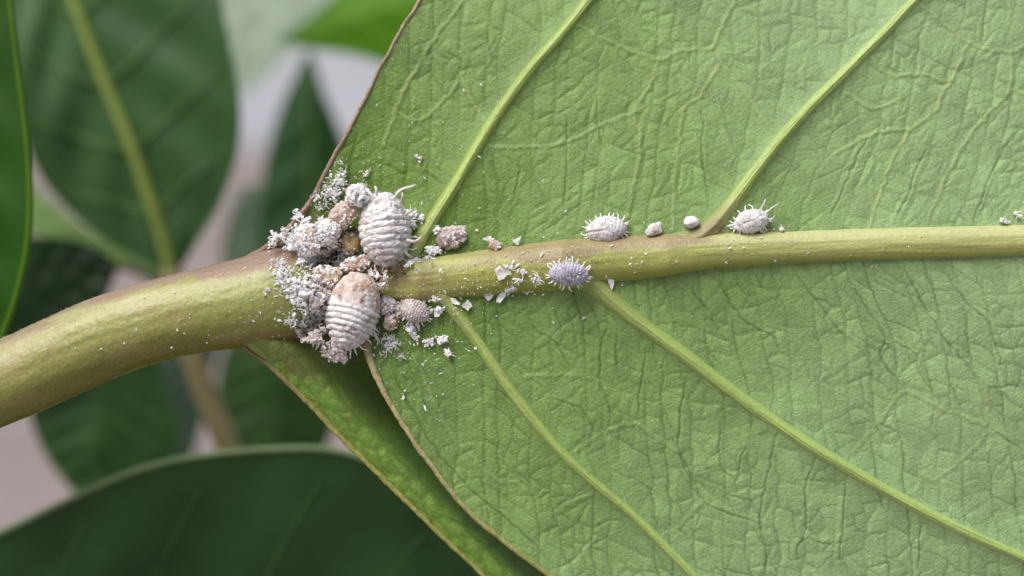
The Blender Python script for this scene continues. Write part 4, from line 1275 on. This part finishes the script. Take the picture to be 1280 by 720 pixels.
# ------------------------------------------------------------------ powder of wax, too fine to count
r = np.random.default_rng(77)
px, py = [], []
for (cx, cy, sx, sy, n) in [(460, 300, 70, 80, 520), (620, 345, 70, 30, 260), (520, 420, 40, 40, 300), (430, 250, 25, 30, 160), (370, 370, 25, 40, 200), (400, 440, 25, 18, 110),
                            (760, 325, 80, 16, 120), (950, 305, 130, 14, 60), (560, 200, 70, 80, 90), (200, 400, 110, 30, 130)]:
    px.append(r.normal(cx, sx, n)); py.append(r.normal(cy, sy, n))
px, py = np.concatenate(px), np.concatenate(py)
xe = np.interp(py, XL[:, 0], XL[:, 1])
o = np.argsort(P_pet[:, 0])
pyc = np.interp(px, P_pet[o, 0], P_pet[o, 1]); prr = np.interp(px, P_pet[o, 0], R_pet[o])
on_pet = (np.abs(py - pyc) < prr * 0.9) & (px < 420)
on_blade = (px > xe + 3) & (py > 0) & (px < 1279)
keep = on_pet | on_blade
px, py = px[keep], py[keep]
v, f = crumbs(px, py, surf(px, py) + 0.6, r.gamma(2.0, 0.32, len(px)) + 0.3, r, 0.5, 2.2)
pw = single('wax_powder', v, f, M_WAX, 'fine white wax powder dusted over the leaf base', 'powder', (460, 330, 0), sm=False)
pw['kind'] = 'stuff'

# ------------------------------------------------------------------ leaves and stem behind
def bg_leaf(label, left, spine, right, mat, vein_c=None, vein_w=6, rim_c=None, rim_w=4, rim_side='right', stalk=None, stalk_w=9, stalk_c=(120, 112, 84), quilt=5.0,
            name='background_leaf', nside=0, side_w=2.2):
    base = spine[-1]
    t = thing(name, label, 'leaf', base, 'leaves behind')
    n, m = 110, 40
    a, s, b = spline(left, n), spline(spine, n), spline(right, n)
    q = np.linspace(0, 1, m)[None, :, None]
    Lh = a[:, None] * (1 - q) + s[:, None] * q
    Rh = s[:, None] * (1 - q) + b[:, None] * q
    Q = np.concatenate([Lh, Rh[:, 1:]], 1)
    wv = np.concatenate([np.linspace(1, 0, m), np.linspace(0, 1, m)[1:]])[None]
    tt = np.linspace(0, 1, n)[:, None]
    z = Q[..., 2] + quilt * np.sin((tt * 7 - wv * 1.1) * 2 * np.pi) * np.sin(np.pi * wv) + quilt * 1.5 * fbm2(tt * 3, wv * 2, 2, len(label))
    part('blade', conv(Q[..., 0], Q[..., 1], z).reshape(-1, 3), grid_faces(n, 2 * m - 1)[:, ::-1].copy(), mat, t)
    if vein_c is not None:
        r_ = np.linspace(0.5, 1.0, n) * vein_w * S
        v, f = tube(conv(s[:, 0], s[:, 1], s[:, 2] + quilt * 0.6), r_, 10)
        part('midrib', v, f, vein_c, t)
    for (tb, te, sd) in (nside or ()):
        i0, i1 = int(tb * (n - 1)), int(te * (n - 1))
        kk = np.linspace(0, 1, 30)
        ri_ = np.clip(i0 + (i1 - i0) * kk ** 1.15, 0, n - 1).astype(int)
        ci_ = np.clip(m - 1 + sd * (m - 1) * 0.94 * kk, 0, 2 * m - 2).astype(int)
        e_ = Q[ri_, ci_]; e_ = np.stack([np.convolve(np.pad(e_[:, c_], 3, mode='edge'), np.ones(7) / 7, 'valid') for c_ in range(3)], 1)
        v, f = tube(conv(e_[:, 0], e_[:, 1], z[ri_, ci_] + 1.0), np.linspace(1.0, 0.4, 30) * side_w * S, 8)
        part('secondary_vein', v, f, SIDE_MAT, t)
    if rim_c is not None:
        e = b if rim_side == 'right' else a
        z_e = z[:, -1] if rim_side == 'right' else z[:, 0]
        v, f = tube(conv(e[:, 0], e[:, 1], z_e), rim_w * S, 8)
        part('margin', v, f, rim_c, t)
    if stalk is not None:
        p = spline(stalk, 60)
        v, f = tube(conv(p[:, 0], p[:, 1], p[:, 2]), np.linspace(0.8, 1.15, 60) * stalk_w * S, 14)
        part('petiole', v, f, mat_bg('stalk_skin', stalk_c, 0.6, 0.3, 0.0), t)
    return t


SIDE_MAT = mat_bg('background_side_vein', (88, 126, 66), 0.5, 0.3, 0.1)
MB_vein = mat_bg('background_midrib', (150, 170, 84), 0.5, 0.3, 0.1)
MB_rim = mat_bg('background_rim', (132, 158, 112), 0.5, 0.3, 0.25)
MB_rim2 = mat_bg('bright_rim', (96, 142, 34), 0.5, 0.3, 0.4)  # brighter green paints the left leaf's lit edge into its margin

D1 = -820
bg_leaf('large dark green leaf with pale midrib standing behind the petiole',
        [(-40, -420, D1 - 60), (-10, -160, D1 - 40), (5, -20, D1), (14, 80, D1 + 20), (28, 160, D1 + 20), (52, 222, D1), (100, 276, D1 - 20), (160, 318, D1 - 20), (206, 340, D1)],
        [(-20, -440, D1), (30, -220, D1), (76, -60, D1), (95, 8, D1), (126, 90, D1), (160, 172, D1), (186, 245, D1), (204, 300, D1), (214, 342, D1)],
        [(20, -420, D1 - 60), (170, -220, D1 - 40), (258, -70, D1), (280, 20, D1 + 10), (298, 110, D1 + 10), (299, 180, D1), (276, 254, D1 - 10), (246, 304, D1), (222, 342, D1)],
        mat_bg('leaf_dark_a', (66, 102, 56), 0.45, 0.3), MB_vein, 12, stalk=[(214, 338, D1), (222, 380, D1), (238, 440, D1), (262, 505, D1), (288, 570, D1), (320, 680, D1), (340, 900, D1 + 40), (350, 1400, D1)],
        stalk_w=25, stalk_c=(150, 140, 98), nside=[(0.92 - 0.11 * i, 0.80 - 0.12 * i, sd) for i in range(6) for sd in (-1, 1)], side_w=6.0)
D2 = -190
bg_leaf('smooth mid green leaf with bright yellow green edge left of the petiole',
        [(-330, -300, D2 - 100), (-380, -60, D2 - 100), (-380, 120, D2 - 100), (-330, 260, D2 - 80), (-220, 380, D2 - 60), (-100, 460, D2 - 20), (-30, 480, D2)],
        [(-160, -320, D2), (-170, -80, D2), (-165, 80, D2), (-150, 220, D2), (-110, 330, D2), (-60, 420, D2), (-22, 482, D2)],
        [(-20, -300, D2 + 10), (6, -60, D2 + 20), (22, 80, D2 + 20), (35, 190, D2 + 20), (36, 290, D2 + 20), (18, 378, D2 + 10), (-14, 460, D2)],
        mat_bg('leaf_mid_b', (40, 84, 14), 0.5, 0.2, 0.06), MB_rim2, 6, MB_rim2, 4.6)
D3 = -1500
bg_leaf('narrow dark spear shaped leaf pointing up behind the leaf base',
        [(386, 60, D3), (356, 122, D3), (336, 182, D3), (326, 244, D3), (324, 310, D3), (340, 380, D3), (370, 450, D3), (395, 480, D3)],
        [(389, 64, D3), (388, 122, D3 + 30), (388, 182, D3 + 30), (390, 244, D3 + 30), (392, 310, D3 + 30), (396, 380, D3 + 30), (398, 450, D3), (400, 490, D3)],
        [(390, 66, D3), (406, 118, D3), (424, 160, D3), (444, 220, D3), (458, 300, D3), (456, 380, D3), (430, 450, D3), (405, 480, D3)],
        mat_bg('leaf_dark_c', (44, 82, 40)), MB_vein, 3, stalk=[(400, 486, D3), (404, 620, D3), (400, 900, D3), (360, 1700, D3)], stalk_w=14)
D4 = -1250
bg_leaf('bright fresh green leaf at the top behind the blade edge',
        [(352, 50, D4), (392, 18, D4 - 30), (430, -16, D4 - 60), (500, -80, D4 - 100), (620, -120, D4 - 120), (740, -90, D4 - 60), (800, 20, D4)],
        [(352, 52, D4), (405, 40, D4), (450, 24, D4), (520, 0, D4), (610, -10, D4), (700, 0, D4), (802, 28, D4)],
        [(352, 54, D4), (398, 62, D4), (448, 70, D4), (520, 92, D4), (600, 110, D4), (700, 90, D4), (800, 36, D4)],
        mat_bg('leaf_bright_d', (88, 142, 16), 0.5, 0.25, 0.4), None, quilt=3)
D5 = -1900
bg_leaf('pale grey green leaf hanging at the top behind the dark leaf',
        [(200, -160, D5), (240, -60, D5), (262, 0, D5), (276, 50, D5), (290, 90, D5), (304, 116, D5)],
        [(330, -180, D5), (330, -80, D5), (326, -10, D5), (320, 40, D5), (312, 84, D5), (306, 118, D5)],
        [(470, -160, D5), (440, -60, D5), (408, 6, D5), (378, 46, D5), (344, 86, D5), (308, 117, D5)],
        mat_bg('leaf_pale_e', (176, 196, 172), 0.5, 0.5, 0.2), None, quilt=3)
D6 = -900
bg_leaf('very dark green leaf in the shade under the large dark leaf',
        [(-60, 380, D6), (-20, 330, D6), (20, 300, D6), (60, 296, D6), (110, 304, D6), (146, 328, D6)],
        [(-60, 420, D6), (-20, 395, D6), (20, 372, D6), (60, 356, D6), (110, 342, D6), (147, 332, D6)],
        [(-60, 470, D6), (-20, 480, D6), (30, 470, D6), (84, 430, D6), (128, 380, D6), (148, 336, D6)],
        mat_bg('leaf_black_f', (26, 52, 20)), None, quilt=3, stalk=[(146, 332, D6), (190, 350, D6 - 20), (230, 400, D6 - 10), (236, 440, D6)], stalk_w=7)
D7 = -1050
bg_leaf('pale green leaf seen edge on between the dark leaves',
        [(0, 190, D7), (36, 226, D7), (90, 272, D7), (150, 312, D7), (210, 342, D7), (250, 360, D7)],
        [(-6, 230, D7), (34, 256, D7), (88, 288, D7), (148, 320, D7), (208, 350, D7), (250, 362, D7)],
        [(-10, 280, D7), (34, 290, D7), (86, 304, D7), (146, 330, D7), (206, 360, D7), (250, 366, D7)],
        mat_bg('leaf_lime_g', (126, 160, 92), 0.45, 0.5, 0.3), None, quilt=2)
D8 = -980
bg_leaf('soft mid green leaf hanging under the petiole',
        [(60, 400, D8), (40, 450, D8), (36, 510, D8), (52, 560, D8), (74, 594, D8), (98, 622, D8)],
        [(150, 420, D8), (136, 470, D8 + 20), (126, 520, D8 + 20), (118, 560, D8 + 20), (110, 596, D8), (100, 624, D8)],
        [(190, 420, D8), (206, 480, D8), (222, 530, D8), (216, 576, D8), (170, 612, D8), (102, 625, D8)],
        mat_bg('leaf_mid_h', (62, 100, 48)), None, quilt=3)
D9 = -1500
bg_leaf('grey green leaf in deep blur left of the brown stalk',
        [(200, 400, D9), (192, 450, D9), (190, 510, D9), (200, 560, D9), (220, 620, D9)],
        [(232, 400, D9), (226, 450, D9), (222, 510, D9), (222, 560, D9), (222, 622, D9)],
        [(290, 400, D9), (270, 450, D9), (258, 510, D9), (246, 560, D9), (224, 624, D9)],
        mat_bg('leaf_grey_k', (62, 82, 66)), None, quilt=3)
DA = -1350
bg_leaf('blurred green leaf right of the brown stalk below the leaf fork',
        [(300, 400, DA), (276, 450, DA), (270, 510, DA), (280, 570, DA), (320, 640, DA)],
        [(350, 400, DA), (350, 450, DA + 30), (348, 510, DA + 30), (340, 570, DA + 30), (324, 642, DA)],
        [(460, 400, DA), (450, 450, DA), (428, 510, DA), (400, 570, DA), (328, 644, DA)],
        mat_bg('leaf_mid_j', (66, 100, 48)), None, quilt=3)
DB = -1700
bg_leaf('small dull green leaf between the pale gap and the petiole edge',
        [(300, 236, DB), (284, 276, DB), (276, 320, DB), (290, 380, DB)],
        [(320, 230, DB), (312, 276, DB), (308, 320, DB), (300, 382, DB)],
        [(350, 236, DB), (346, 276, DB), (344, 320, DB), (310, 384, DB)],
        mat_bg('leaf_dull_l', (92, 114, 92)), None, quilt=2)
DC = -430
bg_leaf('broad dark glossy leaf with pale rim arching across the bottom',
        [(-420, 1000, DC - 60), (-200, 1250, DC - 100), (100, 1400, DC - 120), (400, 1420, DC - 120), (650, 1250, DC - 100), (780, 1080, DC - 40), (812, 1000, DC - 20)],
        [(-430, 960, DC - 40), (-200, 985, DC - 90), (60, 1000, DC - 110), (300, 1010, DC - 110), (540, 1005, DC - 100), (720, 990, DC - 60), (816, 985, DC - 20)],
        [(-420, 920, DC - 20), (-150, 742, DC), (20, 657, DC + 10), (180, 585, DC + 20), (330, 562, DC + 20), (440, 568, DC + 20), (530, 622, DC + 10), (600, 712, DC), (740, 880, DC - 10), (814, 970, DC - 20)],
        mat_bg('leaf_dark_m', (44, 76, 38), 0.42, 0.28, 0.1, 0.35), MB_vein, 8, MB_rim, 4.5, quilt=8, nside=[(0.12 + 0.1 * i, 0.22 + 0.1 * i, sd) for i in range(7) for sd in (-1, 1)])
